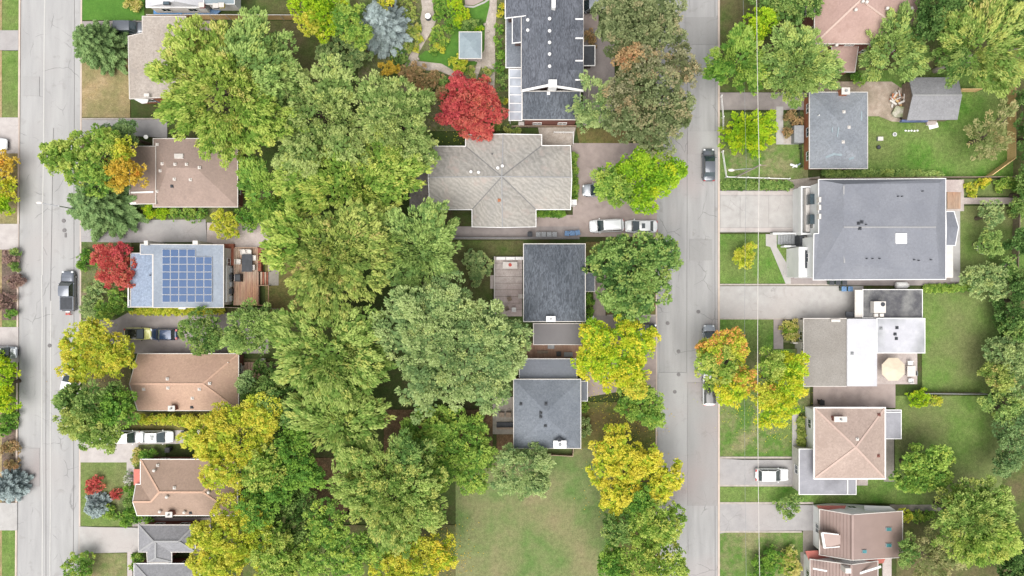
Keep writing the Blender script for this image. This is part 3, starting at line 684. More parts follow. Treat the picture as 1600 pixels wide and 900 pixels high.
# house 4, orange
h = house('terracotta orange roofed house with a pointed west gable beside the yellow car drive', 290, 598, group=HG)
V = [(216, 553, 2.9), (372.5, 553, 2.9), (372.5, 641, 2.9), (216, 641, 2.9), (203, 600, 5.0), (317, 600, 5.0)]
R = roof(h, V, [(0, 1, 5, 4), (1, 2, 5), (2, 3, 4, 5)], 'r_orange', 'brick_red', 'offwhite', 'ridge_tan')
chimney(h, R, 274, 636, .8, .6, 1.0, 'brick_red', 'offwhite')
for x, y in ((262, 592), (225, 608), (263, 606), (312, 608), (301, 622), (328, 599)): vent(h, R, x, y)
vent(h, R, 300, 636, 'cap', 'charcoal'); vent(h, R, 358, 566, 'pipe', 'offwhite')
# house 5
h = house('brown roofed house with a small red porch roof above the flower garden', 290, 762, group=HG)
V = [(220, 718, 3), (371, 718, 3), (371, 805, 3), (215, 805, 3), (208, 784, 4.1), (213, 757, 3), (220, 757, 3), (236, 784, 4.1), (249, 769, 4.9), (317, 769, 4.9)]
R = roof(h, V, [(0, 1, 9, 8), (1, 2, 9), (8, 9, 2, 3, 7), (0, 8, 7, 6), (6, 7, 4, 5), (4, 7, 3)], 'r_brown', 'brick_red', 'white', 'ridge_tan')
MB().slab([P(209, 733, 2.3), P(218.5, 733, 2.7), P(218.5, 758, 2.7), P(209, 758, 2.3)], .15).obj('porch_roof', 'salmon', h)
chimney(h, R, 270, 800, .8, .6, 1.0, 'brick_red', 'offwhite')
for x, y in ((243, 734), (263, 775), (328, 768), (252, 798), (290, 799), (335, 798)): vent(h, R, x, y, 'turbine')
vent(h, R, 273, 762); vent(h, R, 247, 727); vent(h, R, 298, 801, 'cap', 'charcoal')
# house 6
h = house('grey hip roofed house at the lower left with a small front wing', 262, 850, group=HG)
V, F = hipV(217, 820.5, 305, 862, 3.0, (240, 846), (279, 846), 4.4)
R = roof(h, V, F, 'r_grey', 'brick_red', 'offwhite', 'ridge_grey')
R2 = roof(h, [(229, 850, 3.0), (268, 850, 3.0), (268, 878, 2.9), (231, 878, 2.9), (243, 848, 4.3), (243, 872, 4.0)], [(0, 4, 5, 3), (4, 1, 2, 5), (3, 5, 2)], 'r_grey', 'brick_red', 'offwhite', 'ridge_grey')
h = house('grey roofed house cut by the bottom edge beside the round shrub', 262, 930, group=HG)
V, F = hipV(210, 881, 312, 990, 3.0, (255, 930), (270, 940), 5)
R = roof(h, V, F, 'r_grey', 'brick_red', 'white', 'ridge_grey')
# house 7
h = house('long charcoal roofed two storey house with a white chimney and a glazed sunroom', 860, 90, group=HG)
V = [(815, -60, 6), (911, -60, 6), (911, 142, 6), (815, 142, 6), (858, -60, 8), (857, 134, 8)]
R = roof(h, V, [(0, 4, 5, 3), (4, 1, 2, 5)], 'r_dark', 'brick_dark', 'offwhite', None)
V, F = hipV(816.5, 143.5, 906, 186.5, 5.4, (857, 144), (857, 152), 7.0)
V[4] = (857, 145, 7.0)
Rs = roof(h, [(816.5, 143.5, 5.4), (906, 143.5, 5.4), (906, 186.5, 5.4), (816.5, 186.5, 5.4), (857, 143, 7.0), (857, 158, 7.0)], [(0, 4, 5, 3), (4, 1, 2, 5), (3, 5, 2)], 'r_dark2', 'brick_red', 'offwhite', None)
MB().bar(P(816, 142, 6.1), P(857, 133.5, 8.1), .3, .2).bar(P(911, 142, 6.1), P(857, 133.5, 8.1), .3, .2).obj('gable_trim', 'white', h)
p = P(863.5, 131, 8.4); MB().box(p[0]-.55, p[1]-.5, 5, p[0]+.55, p[1]+.5, 8.6).obj('chimney', 'white', h)
for y in (31, 50, 68, 86, 105): vent(h, R, 858.5, y, 'turbine', 'white')
vent(h, Rs, 857, 146, 'cap', 'white')
R2 = roof(h, [(801, 25, 5.6), (845, 18, 6.6), (845, 62, 6.6), (801, 67, 5.6)], [(0, 1, 2, 3)], 'r_dark', 'brick_dark', 'white', None, gut=.1)
vent(h, R2, 824.5, 33, 'turbine', 'white'); vent(h, R2, 824.5, 49, 'turbine', 'white')
R3 = roof(h, [(790, -60, 5.7), (822, -60, 6.3), (822, 24, 6.3), (790, 28, 5.7)], [(0, 1, 2, 3)], 'r_dark', 'brick_dark', 'white', None, gut=.1)
R4_ = roof(h, [(791, 29, 3.0), (815, 29, 3.4), (815, 105, 3.4), (791, 105, 3.0)], [(0, 1, 2, 3)], 'r_slate', 'brick_dark', 'white', None, win=False, gut=.1)
R5 = roof(h, [(912, 72, 2.9), (929, 72, 2.6), (929, 102, 2.6), (912, 102, 2.9)], [(0, 1, 2, 3)], 'charcoal', 'brick_dark', 'white', None, win=False, gut=.1)
for y0, y1 in ((30, 60), (95, 125)):                                 # roof dormers on the east slope
    V = [(896, y0, 6.5), (911.5, y0, 6.5), (911.5, y1, 6.5), (896, y1, 6.5), (889, (y0+y1)/2, 7.25), (911.5, (y0+y1)/2, 7.25)]
    roof(h, V, [(0, 1, 5, 4), (4, 5, 2, 3)], 'r_dark', 'brick_dark', None, None, win=False, ov=.1, wz0=5.7, walls=False)
    MB().bar(P(899, y0, 6.6), P(911, y0, 6.6), .18, .12).bar(P(899, y1, 6.6), P(911, y1, 6.6), .18, .12).obj('gable_trim', 'white', h)
MB().pbox(862, -10, 868, 12, 7, 8.6).obj('chimney', 'white', h)
for k in range(6):                                                   # sunroom glazing, panel by panel
    y0 = 109+k*13.3
    a = [P(796, y0, 2.6), P(814.5, y0, 3.3), P(814.5, y0+12.2, 3.3), P(796, y0+12.2, 2.6)]
    MB().slab(a, .06).obj('roof_panel', 'sunglass', h)
fr = MB().bar(P(795.5, 107, 2.62), P(795.5, 189, 2.62), .14, .14).bar(P(815.3, 107, 3.35), P(815.3, 189, 3.35), .14, .14)
for k in range(7): fr.bar(P(795.5, 108.4+k*13.3, 2.66), P(815, 108.4+k*13.3, 3.38), .11, .1)
for y in (110, 148, 187): fr.bar(P(797, y, 2.6)[:2]+(0,), P(797, y, 2.6), .12, .12)
fr.obj('sunroom_frame', 'white', h)
MB().pbox(810, 190, 819, 196, 0, .8).obj('air_conditioner', 'offwhite', h)
# house 8
h = house('cross shaped bungalow with a pale taupe shingle roof beside the red maple', 783, 282, group=HG)
V = [(672, 229, 3.2), (728, 229, 3.2), (728, 211, 3.2), (846, 211, 3.2), (846, 228, 3.2), (891, 228, 3.2), (891, 327, 3.2), (837, 327, 3.2), (837, 354, 3.2), (738, 354, 3.2), (738, 327, 3.2), (672, 327, 3.2),
     (784, 276, 5.5), (669.5, 277, 4.6), (893, 277, 4.6), (786, 210, 3.8), (785, 355, 4.9)]
R = roof(h, V, [(0, 1, 12, 13), (1, 2, 15, 12), (15, 3, 4, 12), (4, 5, 14, 12), (14, 6, 7, 12), (7, 8, 16, 12), (16, 9, 10, 12), (10, 11, 13, 12)], 'r_tan', 'brick_dark', 'white', None, valley='valley')
for x, y in ((736, 269), (748, 270), (785, 260), (778, 263)): vent(h, R, x, y, 'turbine', 'white')
vent(h, R, 780, 313, 'cap', 'brick_orange'); vent(h, R, 769, 241, 'pipe', 'charcoal')
MB().pbox(891.5, 312, 901, 320, 0, 2.2).obj('porch_canopy', 'white', h)
# house 9
h = house('square charcoal roofed house with swirling shingles between the deck and the dark round tree', 866, 442, group=HG)
V, F = hipV(818.5, 381.5, 914, 502, 5.8, (866, 428), (866, 456), 7.6)
R = roof(h, V, F, 'r_dark2', 'brick_red', 'offwhite', None)
chimney(h, R, 860, 498, 1.1, .6, .9, 'white', 'white')
R2 = roof(h, [(834, 506, 3.1), (912, 506, 3.1), (912, 538, 3.0), (834, 538, 3.0)], [(0, 1, 2, 3)], 'r_memb', 'brick_red', 'offwhite', None, ov=.2)
R2.ob.data.materials[0] = plain('garage_roof_felt', (.20, .19, .195), .08, .4, .9)
R3 = roof(h, [(915, 427, 2.8), (929, 427, 2.6), (929, 455, 2.6), (915, 455, 2.8)], [(0, 1, 2, 3)], 'r_slate', 'brick_red', 'offwhite', None, win=False)
MB().pbox(916, 416, 927, 425, 0, .9).obj('gate', 'blackm', h)
# house 10
h = house('slate grey hip roofed house with a boxy white chimney at its bottom edge', 855, 645, group=HG)
V, F = hipV(803, 593, 907, 700, 5.4, (853, 643), (853, 651), 7.2)
R = roof(h, V, F, 'r_slate', 'brick_red', 'offwhite', None)
R2 = roof(h, [(812, 561, 3.6), (901, 561, 3.6), (901, 591, 4.6), (812, 591, 4.6)], [(0, 1, 2, 3)], 'r_slate2', 'brick_red', 'offwhite', None, ov=.2)
R3 = roof(h, [(908, 596, 2.9), (917.5, 596, 2.7), (917.5, 626, 2.7), (908, 626, 2.9)], [(0, 1, 2, 3)], 'r_slate2', 'brick_red', 'white', None, win=False)
chimney(h, R, 874, 692, 1.6, .9, .9, 'offwhite', 'white')
MB().add([P(865, 690, 6.3), P(883, 690, 6.3), P(874, 683, 6.9), P(874, 690, 6.9)], [(0, 1, 3), (0, 3, 2), (1, 2, 3), (0, 2, 1)]).obj('chimney_saddle', 'charcoal', h)
for x, y in ((845, 645), (845, 651), (853, 631), (852, 665), (814, 631)): vent(h, R, x, y, 'cap', 'charcoal')
# house 11
h = house('rose brown roofed house at the top edge, partly hidden by two pale green trees', 1355, 10, group=HG)
V, F = hipV(1273, -110, 1437, 68, 5.6, (1345, -40), (1345, 0), 8.0)
R = roof(h, V, F, 'r_pink', 'brick_red', 'offwhite', 'ridge_pink')
R2 = roof(h, [(1300, 70, 3.6), (1341, 70, 3.6), (1335, 112, 2.8), (1301, 112, 2.8)], [(0, 1, 2, 3)], 'r_pink', 'brick_red', 'offwhite', None, win=False)
for x, y in ((1335, 17), (1346, 4), (1352, 5), (1384, 15), (1422, 15), (1305, 72)): vent(h, R, x, y, 'turbine')
# house 12
h = house('grey roofed bungalow with an orange brick street wall and pale roof scuffs', 1308, 205, group=HG)
V, F = hipV(1265, 144.5, 1355, 263, 2.6, (1312, 190), (1312, 218), 4.3)
R = roof(h, V, F, 'r_grey', 'brick_orange', 'offwhite', None, ov=.25, nwin=4)
R.ob.data.materials[0] = shingle('roof_bluish_grey', (.23, .25, .28), (.29, .31, .34), (.26, .28, .31), fvar=.16)
chimney(h, R, 1315, 146, 1.0, .8, 1.1, 'brick_orange', 'offwhite')
for x, y in ((1318, 175), (1326, 199), (1317, 222)): vent(h, R, x, y)
vent(h, R, 1278, 181, 'pipe', 'white')
for a, b, c, d in ((1290, 246, 1304, 240), (1303, 241, 1315, 242), (1326, 249, 1334, 246), (1346, 174, 1346, 189), (1300, 199, 1300, 207), (1310, 199, 1308, 214)):
    A = on_roof(R, a, b); B = on_roof(R, c, d); MB().bar(A+Vector((0, 0, .03)), B+Vector((0, 0, .03)), .35 if a < 1330 and b > 230 else .15, .05).obj('flashing', 'r_lb', h)
MB().pbox(1241, 196, 1256, 223, 0, 1.2).obj('entrance_steps', 'greym', h)
# house 13
h = house('large white rendered modern house with a broad blue grey roof and square skylight', 1380, 360, group=HG)
V = [(1279.5, 281, 7.2), (1477, 279.5, 7.2), (1477, 436, 7.2), (1271, 437, 7.2), (1318, 288, 8.5), (1468, 286, 7.7), (1468, 429, 7.7), (1320, 412, 8.5), (1318, 355, 8.8), (1462, 355, 8.3), (1272, 366, 7.2), (1279.5, 365, 7.2)]
R = roof(h, V, [(0, 1, 5, 4), (4, 5, 9, 8), (8, 9, 6, 7), (7, 6, 2, 3), (0, 4, 8, 11), (11, 8, 7, 3, 10), (1, 2, 6, 9, 5)], 'r_big', 'stucco', 'white', None, ov=.3, th=.2, nwin=6)
R2 = roof(h, [(1478, 331, 6.2), (1490, 331, 6.0), (1497, 355, 6.0), (1492, 383, 6.0), (1478, 383, 6.2), (1479, 355, 7.0)], [(0, 1, 2, 5), (5, 2, 3, 4)], 'r_big', 'stucco', 'white', None, win=False)
skylight(h, R, 1398.5, 364.5, 1416, 380.5, 'skylight', 'white')
for x, y in ((1341, 349), (1346, 347), (1352, 351), (1343, 357), (1402, 307), (1408, 307), (1440, 299), (1353, 404), (1362, 404), (1373, 404), (1427, 406), (1434, 407), (1453, 406)): vent(h, R, x, y, 'pipe' if x > 1350 else 'cap', 'charcoal')
MB().bar(on_roof(R, 1318, 290)+Vector((0, 0, .03)), on_roof(R, 1319, 411)+Vector((0, 0, .03)), .2, .06).bar(on_roof(R, 1318, 355)+Vector((0, 0, .03)), on_roof(R, 1462, 355)+Vector((0, 0, .03)), .2, .05).obj('ridge_cap', 'ridge_grey', h)
# street side of it: garage block with a roof terrace, entrance, white bay with window slots
MB().pbox(1252, 292, 1284, 366, -.04, 3.1).obj('garage_block', 'stucco', h)
mb = MB().pbox(1251.5, 291, 1253.5, 367, 3.1, 4.0).pbox(1253.5, 291, 1286, 293, 3.1, 4.0).pbox(1253.5, 364, 1286, 366.5, 3.1, 4.0); mb.obj('terrace_parapet', 'stucco', h)
MB().pbox(1254, 294, 1285, 363, 3.1, 3.16).obj('terrace_floor', 'greym', h)
MB().pbox(1259, 294, 1265, 362, 3.2, 3.9).obj('awning', 'offwhite', h)
for y0, y1 in ((303, 319), (335, 350)): MB().pbox(1266, y0, 1274, y1, 3.2, 5.2).obj('terrace_door', 'glass', h)
MB().pbox(1266, 322, 1274, 332, 3.2, 3.7).obj('terrace_table', 'offwhite', h)
for k, (y0, y1) in enumerate(((308, 316), (320, 328), (334, 342))):
    MB().pbox(1279.5, y0, 1283, y1, 7.0, 7.75).obj('roof_vent', 'offwhite', h)
mb = MB().pbox(1250, 368, 1272, 384, -.04, 2.8); mb.obj('porch', 'charcoal', h)
MB().pbox(1257, 370, 1269, 382, 2.6, 2.95).obj('porch_roof_light', 'offwhite', h)
for k in range(8): MB().pbox(1215+k*4.4, 367, 1219.2+k*4.4, 382, -.04, .2+.13*k).obj('entrance_step', 'greym', h)
MB().pbox(1208, 363.5, 1250, 366, 0, 1.2).pbox(1225, 383.5, 1250, 386, 0, 1.4).obj('stair_wall', 'stucco', h)
MB().pbox(1248, 386, 1276, 433, -.04, 4.4).obj('front_bay', 'stucco', h)
MB().pbox(1258, 391, 1262, 419, 4.0, 4.46).obj('bay_roof_slot', 'charcoal', h)
for y0, y1 in ((393, 401), (411, 421)): MB().pbox(1246.5, y0, 1250, y1, .9, 2.8).obj('window', 'glass', h)
MB().pbox(1478, 281, 1504, 300, 0, .6).obj('rear_landing', 'patio', h)
for k in range(5): MB().pbox(1480+k*4.2, 300, 1484+k*4.2, 326, .1, .62-.05*k).obj('deck_board', 'decktan', h)
MB().pbox(1476, 384, 1489, 434, 2.4, 2.65).obj('rear_canopy', 'offwhite', h)
# house 14
h = house('house with a beige gravel roof joined to a bright white flat roof', 1330, 550, group=HG)
V = [(1256, 498, 3.0), (1322, 498, 3.5), (1322, 603, 3.5), (1256, 603, 3.0)]
R = roof(h, V, [(0, 1, 2, 3)], 'r_gravel', 'offwhite', 'offwhite', None, ov=.25)
R2 = roof(h, [(1324, 498, 3.6), (1370.3, 498, 3.6), (1370.3, 603.5, 3.6), (1324, 603.5, 3.6)], [(0, 1, 2, 3)], 'r_white', 'offwhite', None, None, ov=.15, nwin=0)
R2b = roof(h, [(1370.5, 498, 3.58), (1444.5, 498, 3.55), (1444.5, 551, 3.55), (1370.5, 551, 3.58)], [(0, 1, 2, 3)], 'r_white2', 'offwhite', 'white', None, ov=.15, nwin=4)
R3 = roof(h, [(1348.5, 453, 3.0), (1440.5, 453, 3.0), (1440.5, 496, 3.0), (1348.5, 496, 3.0)], [(0, 1, 2, 3)], 'r_stain', 'brick_dark', 'white', None, ov=.15)
MB().pbox(1336, 453, 1347.5, 496, 2.6, 2.85).obj('eaves_panel', 'offwhite', h)
MB().bar(on_roof(R2, 1323.5, 498.5)+Vector((0, 0, .05)), on_roof(R2, 1323.5, 603)+Vector((0, 0, .05)), .18, .1).obj('flashing', 'steel', h)
vent(h, R2, 1331, 552, 'cap', 'greym'); vent(h, R2b, 1376, 513, 'cap', 'greym')
for x, y in ((1401, 512), (1398, 522), (1400, 529)): vent(h, R2b, x, y, 'cap', 'charcoal')
mb = MB().pbox(1365.5, 471, 1384, 489, 3.1, 4.1); a = mb.obj('air_conditioner', 'offwhite', h); p = P(1379.5, 475.5, 4.15)
MB().cyl(p[0], p[1], 4.1, 4.17, .3, 12).obj('fan_grille', 'charcoal', a); MB().pbox(1366, 490, 1372, 495, 3.0, 3.3).pbox(1375, 490, 1381, 495, 3.0, 3.3).obj('duct', 'offwhite', a)
MB().pbox(1299, 499, 1313, 503, 3.3, 3.75).obj('chimney', 'offwhite', h)
MB().pbox(1322, 487, 1335, 496, 2.2, 2.4).obj('porch_roof', 'charcoal', h)
MB().pbox(1252, 535, 1255, 546, 0, 2.2).pbox(1239, 535, 1252, 537, 0, 1).obj('front_steps', 'offwhite', h)
# house 15
h = house('white walled house under a square rose coloured pyramid roof with orange ridge lines', 1328, 692, group=HG)
V = rectV(1273, 638, 1382, 747, 4.2)+[(1337, 699, 6.2)]
R = roof(h, V, [(0, 1, 4), (1, 2, 4), (2, 3, 4), (3, 0, 4)], 'r_pink2', 'stucco', 'white', 'ridge_pink', gut=.18, ov=.45)
chimney(h, R, 1308, 653, 1.6, .6, .9, 'brick_red', 'offwhite')
vent(h, R, 1339, 686, 'cap'); vent(h, R, 1372, 712, 'cap', 'brick_red'); vent(h, R, 1373, 648, 'cap', 'brick_red')
V = [(1249, 702, 2.9), (1275, 702, 2.9), (1275, 748, 2.9), (1337, 748, 2.9), (1337, 772, 2.9), (1249, 772, 2.9)]
R2 = roof(h, V, [(0, 1, 2, 5), (2, 3, 4, 5)], 'r_memb', 'offwhite', 'white', None, ov=.15, nwin=3)
MB().bar(P(1324, 748, 3.0), P(1324, 772, 3.0), .14, .12).obj('roof_divider', 'white', h)
R3 = roof(h, [(1384, 641, 3.1), (1407.5, 641, 2.8), (1407.5, 685, 2.8), (1384, 685, 3.1)], [(0, 1, 2, 3)], 'r_memb', 'offwhite', 'white', None, win=False)
MB().bar(P(1384, 644, 3.25), P(1407, 644, 2.95), .12, .1).obj('roof_divider', 'white', h)
# house 16
def metal_roof(h, eL, eR, yT, yB, xr, ze, zr, seamR=0):
    rt = yT+ (8 if yT > 450 else -8)*(zr-ze)/2.6*.9; rb = yB+8*(zr-ze)/2.6*.9
    V = [(eL, yT, ze), (xr, rt, zr), (eR, yT+3, ze), (eR, yB+4, ze), (xr, rb, zr), (eL, yB, ze)]
    R = roof(h, V, [(0, 1, 4, 5), (1, 2, 3, 4)], 'r_metal', 'stucco', 'offwhite', None, ov=.25, gut=.1)
    n = int((xr-eL)/5.2)
    for k in range(1, n+1):
        x = eL+(xr-eL)*k/(n+.6)
        t = (x-eL)/(xr-eL); z = ze+(zr-ze)*t
        a = PV(x, yT+(rt-yT)*t+1, z+.03); b = PV(x, yB+(rb-yB)*t-1, z+.03)
        MB().bar(a, b, .08, .07).obj('roof_seam', 'r_seam', h)
    MB().bar(PV(xr, rt, zr+.03), PV(xr, rb, zr+.03), .3, .08).obj('ridge_cap', 'r_metal', h)
    return R
h = house('brown standing seam metal roofed house with teal skylights and a white gable end', 1342, 832, group=HG)
R = metal_roof(h, 1281, 1409.5, 796, 866, 1332, 2.9, 6.0)
skylight(h, R, 1383, 823.5, 1392, 829.5, 'skyteal', 'greym'); skylight(h, R, 1383, 848.5, 1392, 854.5, 'skyteal', 'greym'); skylight(h, R, 1346, 858.5, 1353, 864, 'skyteal', 'greym')
V = [(1285, 833, 5.0), (1313, 836, 5.4), (1313, 850, 5.4), (1288, 856, 5.0)]
MB().slab([P(*v) for v in V], 1.2).obj('dormer', 'r_metal', h)
MB().bar(P(1284, 832, 5.05), P(1310, 835, 5.4), .12, .1).bar(P(1288, 856, 5.05), P(1312, 854, 5.4), .12, .1).bar(P(1284, 832, 5.05), P(1288, 856, 5.05), .3, .2).obj('dormer_trim', 'white', h)
MB().slab([P(1276, 790, 2.2), P(1322, 790, 2.2), P(1318, 798, 2.7), P(1281, 798, 2.7)]).obj('side_roof', 'salmon', h)
MB().slab([P(1350, 790, 2.2), P(1390, 791, 2.2), P(1402, 799, 2.8), P(1352, 800, 2.8)]).obj('side_roof', 'white', h)
h = house('brown metal roofed house at the bottom edge with a red brick gable and side dormers', 1325, 900, group=HG)
R = metal_roof(h, 1266, 1371, 874, 990, 1330, 2.9, 6.0)
MB().slab([P(1258, 861, 2.1), P(1280, 860, 2.1), P(1325, 870, 2.1), P(1328, 883, 2.7), P(1264, 876, 2.7)]).slab([P(1325.6, 870, 2.1), P(1372, 868, 2.1), P(1388, 862, 2.1), P(1380, 880, 2.7), P(1328.6, 883, 2.7)]).obj('side_roof', 'salmon', h)
MB().pbox(1321, 888, 1330, 896, 3, 6.6).obj('chimney', 'offwhite', h)
MB().bar(P(1270, 888, 4.6), P(1292, 892, 5.0), .2, .15).obj('dormer_trim', 'white', h); MB().bar(P(1338, 897, 5.0), P(1376, 885, 4.4), .3, .15).obj('dormer_trim', 'white', h)
# shed with grey gable roof
h = thing('shed', 'grey gable roofed timber shed on the lawn with a blue skirt board', 'shed', P(1460, 155))
V = [(1420, 121, 2.5), (1497, 121, 2.5), (1503, 149, 3.5), (1496, 187, 2.5), (1417, 188, 2.5), (1426, 149, 3.5)]
R = roof(h, V, [(0, 1, 2, 5), (5, 2, 3, 4)], 'r_grey', 'oldwood', None, 'ridge_grey', win=False)
MB().pbox(1409, 187, 1450, 190, .9, 1.5).obj('skirt_board', 'dull_blue', h)
# gazebo
h = thing('gazebo', 'small pale blue hipped garden gazebo on the winding lawn', 'gazebo', P(735, 70))
V, F = hipV(718, 50.5, 752, 91, 2.6, (735, 64), (735, 74), 3.4); V[4] = (735, 66, 3.4); V[5] = (735, 72, 3.4)
R = roof(h, V, F, 'r_lb', 'brick_red', 'offwhite', None, walls=False, gut=.1)
for x, y in ((720, 53), (750, 53), (750, 88), (720, 88)):
    p = P(x, y, 2.4); MB().box(p[0]-.07, p[1]-.07, 0, p[0]+.07, p[1]+.07, 2.5).obj('post', 'offwhite', h)
p = P(721, 55, 2.5); q = P(749, 87, 2.5); MB().box(p[0], p[1], .02, q[0], q[1], .3).obj('floor_slab', 'patio', h)
# ---------------------------------------------------------------- foliage
PAL = {  # dark, middle, light, accent
 'yg': ((.09, .16, .03), (.20, .28, .06), (.36, .42, .12), (.42, .44, .12)),
 'yg2': ((.085, .145, .035), (.18, .25, .07), (.31, .37, .13), (.37, .39, .13)),
 'olive': ((.10, .15, .04), (.20, .25, .07), (.33, .36, .12), (.40, .36, .13)),
 'sage': ((.10, .155, .07), (.205, .27, .12), (.32, .38, .19), (.35, .39, .18)),
 'vivid2': ((.09, .18, .015), (.17, .29, .02), (.29, .40, .035), (.42, .46, .03)),
 'yglight': ((.11, .17, .035), (.24, .31, .07), (.43, .47, .15), (.48, .46, .15)),
 'yg3': ((.10, .155, .05), (.205, .265, .10), (.34, .39, .17), (.38, .42, .16)),
 'limeorange': ((.17, .24, .03), (.40, .46, .05), (.64, .62, .09), (.80, .42, .12)),
 'palegreen': ((.09, .15, .05), (.18, .255, .085), (.29, .37, .14), (.33, .38, .13)),
 'green': ((.045, .11, .02), (.09, .18, .035), (.16, .26, .05), (.2, .28, .06)),
 'bright': ((.07, .145, .03), (.145, .235, .05), (.26, .345, .085), (.34, .40, .09)),
 'vivid': ((.13, .23, .015), (.22, .34, .02), (.34, .44, .03), (.42, .46, .03)),
 'dark': ((.03, .065, .02), (.05, .10, .03), (.09, .15, .05), (.12, .17, .06)),
 'mid': ((.045, .09, .025), (.095, .16, .045), (.18, .25, .085), (.22, .27, .09)),
 'roundgreen': ((.035, .075, .025), (.09, .16, .045), (.20, .28, .095), (.25, .30, .10)),
 'yellow': ((.20, .28, .03), (.54, .52, .05), (.78, .70, .10), (.74, .60, .07)),
 'lime': ((.16, .27, .025), (.42, .50, .035), (.66, .66, .06), (.76, .68, .07)),
 'gold': ((.20, .26, .035), (.42, .45, .05), (.62, .60, .10), (.68, .60, .08)),
 'orange': ((.24, .20, .03), (.50, .29, .05), (.66, .36, .08), (.55, .25, .06)),
 'amber': ((.36, .28, .04), (.62, .44, .06), (.76, .56, .10), (.7, .36, .06)),
 'red': ((.26, .04, .04), (.50, .10, .09), (.66, .20, .15), (.62, .22, .13)),
 'crimson': ((.24, .035, .045), (.44, .075, .085), (.58, .13, .12), (.54, .13, .11)),
 'bronze': ((.07, .08, .04), (.145, .145, .08), (.23, .22, .13), (.28, .22, .12)),
 'bronze2': ((.065, .085, .04), (.125, .15, .08), (.20, .22, .125), (.24, .22, .12)),
 'rust': ((.14, .12, .05), (.23, .16, .08), (.32, .22, .11), (.30, .16, .08)),
 'blue': ((.15, .19, .18), (.26, .31, .305), (.38, .44, .44), (.42, .48, .48)),
 'spruce': ((.07, .12, .055), (.12, .19, .085), (.20, .275, .13), (.25, .31, .15)),
 'thin': ((.12, .14, .06), (.20, .21, .10), (.30, .28, .14), (.34, .29, .14)),
 'purple': ((.12, .08, .07), (.18, .12, .10), (.25, .17, .14), (.22, .2, .1)),
 'flower': ((.10, .18, .05), (.45, .45, .35), (.70, .68, .62), (.75, .72, .7)),
 'yflower': ((.12, .20, .03), (.40, .38, .10), (.70, .62, .25), (.75, .7, .4)),
}
for _k, _p in PAL.items():                # tuned to the exposure: green leaves up, already bright autumn leaves hardly
    PAL[_k] = tuple(tuple(min(.76, x*(2.15-1.17*min(1, max(q)/.66))*((1.0, 1.02, .86)[i] if q[1] > q[0] and _k != 'blue' else 1)) for i, x in enumerate(q)) for q in _p)
rs = np.random.RandomState(5)
NLEAF = [0]
def leaf_mesh(name, pos, dirv, nrm, L, W, col, parent, org, lab=None):
    """one mesh of small pointed leaves: root, two shoulders and tip each"""
    n = len(pos); NLEAF[0] += n
    d = dirv/np.linalg.norm(dirv, axis=1, keepdims=True).clip(1e-6)
    s = np.cross(nrm, d); s /= np.linalg.norm(s, axis=1, keepdims=True).clip(1e-6)
    L = L[:, None]; W = W[:, None]
    up = np.cross(d, s)
    v = np.empty((n, 4, 3), np.float32)
    v[:, 0] = pos-d*L*.5; v[:, 1] = pos+s*W*.5+up*W*.10; v[:, 2] = pos+d*L*.5-up*L*.06; v[:, 3] = pos-s*W*.5+up*W*.10
    v -= np.array(org, np.float32)
    me = bpy.data.meshes.new(name)
    me.vertices.add(n*4); me.vertices.foreach_set('co', v.ravel())
    me.loops.add(n*4); me.loops.foreach_set('vertex_index', np.arange(n*4, dtype=np.int32))
    me.polygons.add(n); me.polygons.foreach_set('loop_start', np.arange(0, n*4, 4, dtype=np.int32))
    a = me.color_attributes.new('Col', 'FLOAT_COLOR', 'POINT')
    c = np.ones((n, 4, 4), np.float32); c[:, :, :3] = col[:, None, :]
    a.data.foreach_set('color', c.ravel())
    me.materials.append(M['leaf']); me.update(calc_edges=True)
    o = bpy.data.objects.new(name, me); COL.objects.link(o); o.parent = parent; ORG[o.name] = tuple(org)
    if lab: o['label'] = lab
    return o
def colours(pal, t):
    p = np.array(pal); t = np.clip(t, 0, 1)[:, None]
    return np.where(t < .5, p[0]+(p[1]-p[0])*(t*2), p[1]+(p[2]-p[1])*(t*2-1))
def unit(n):
    v = rs.normal(size=(n, 3)); return v/np.linalg.norm(v, axis=1, keepdims=True)
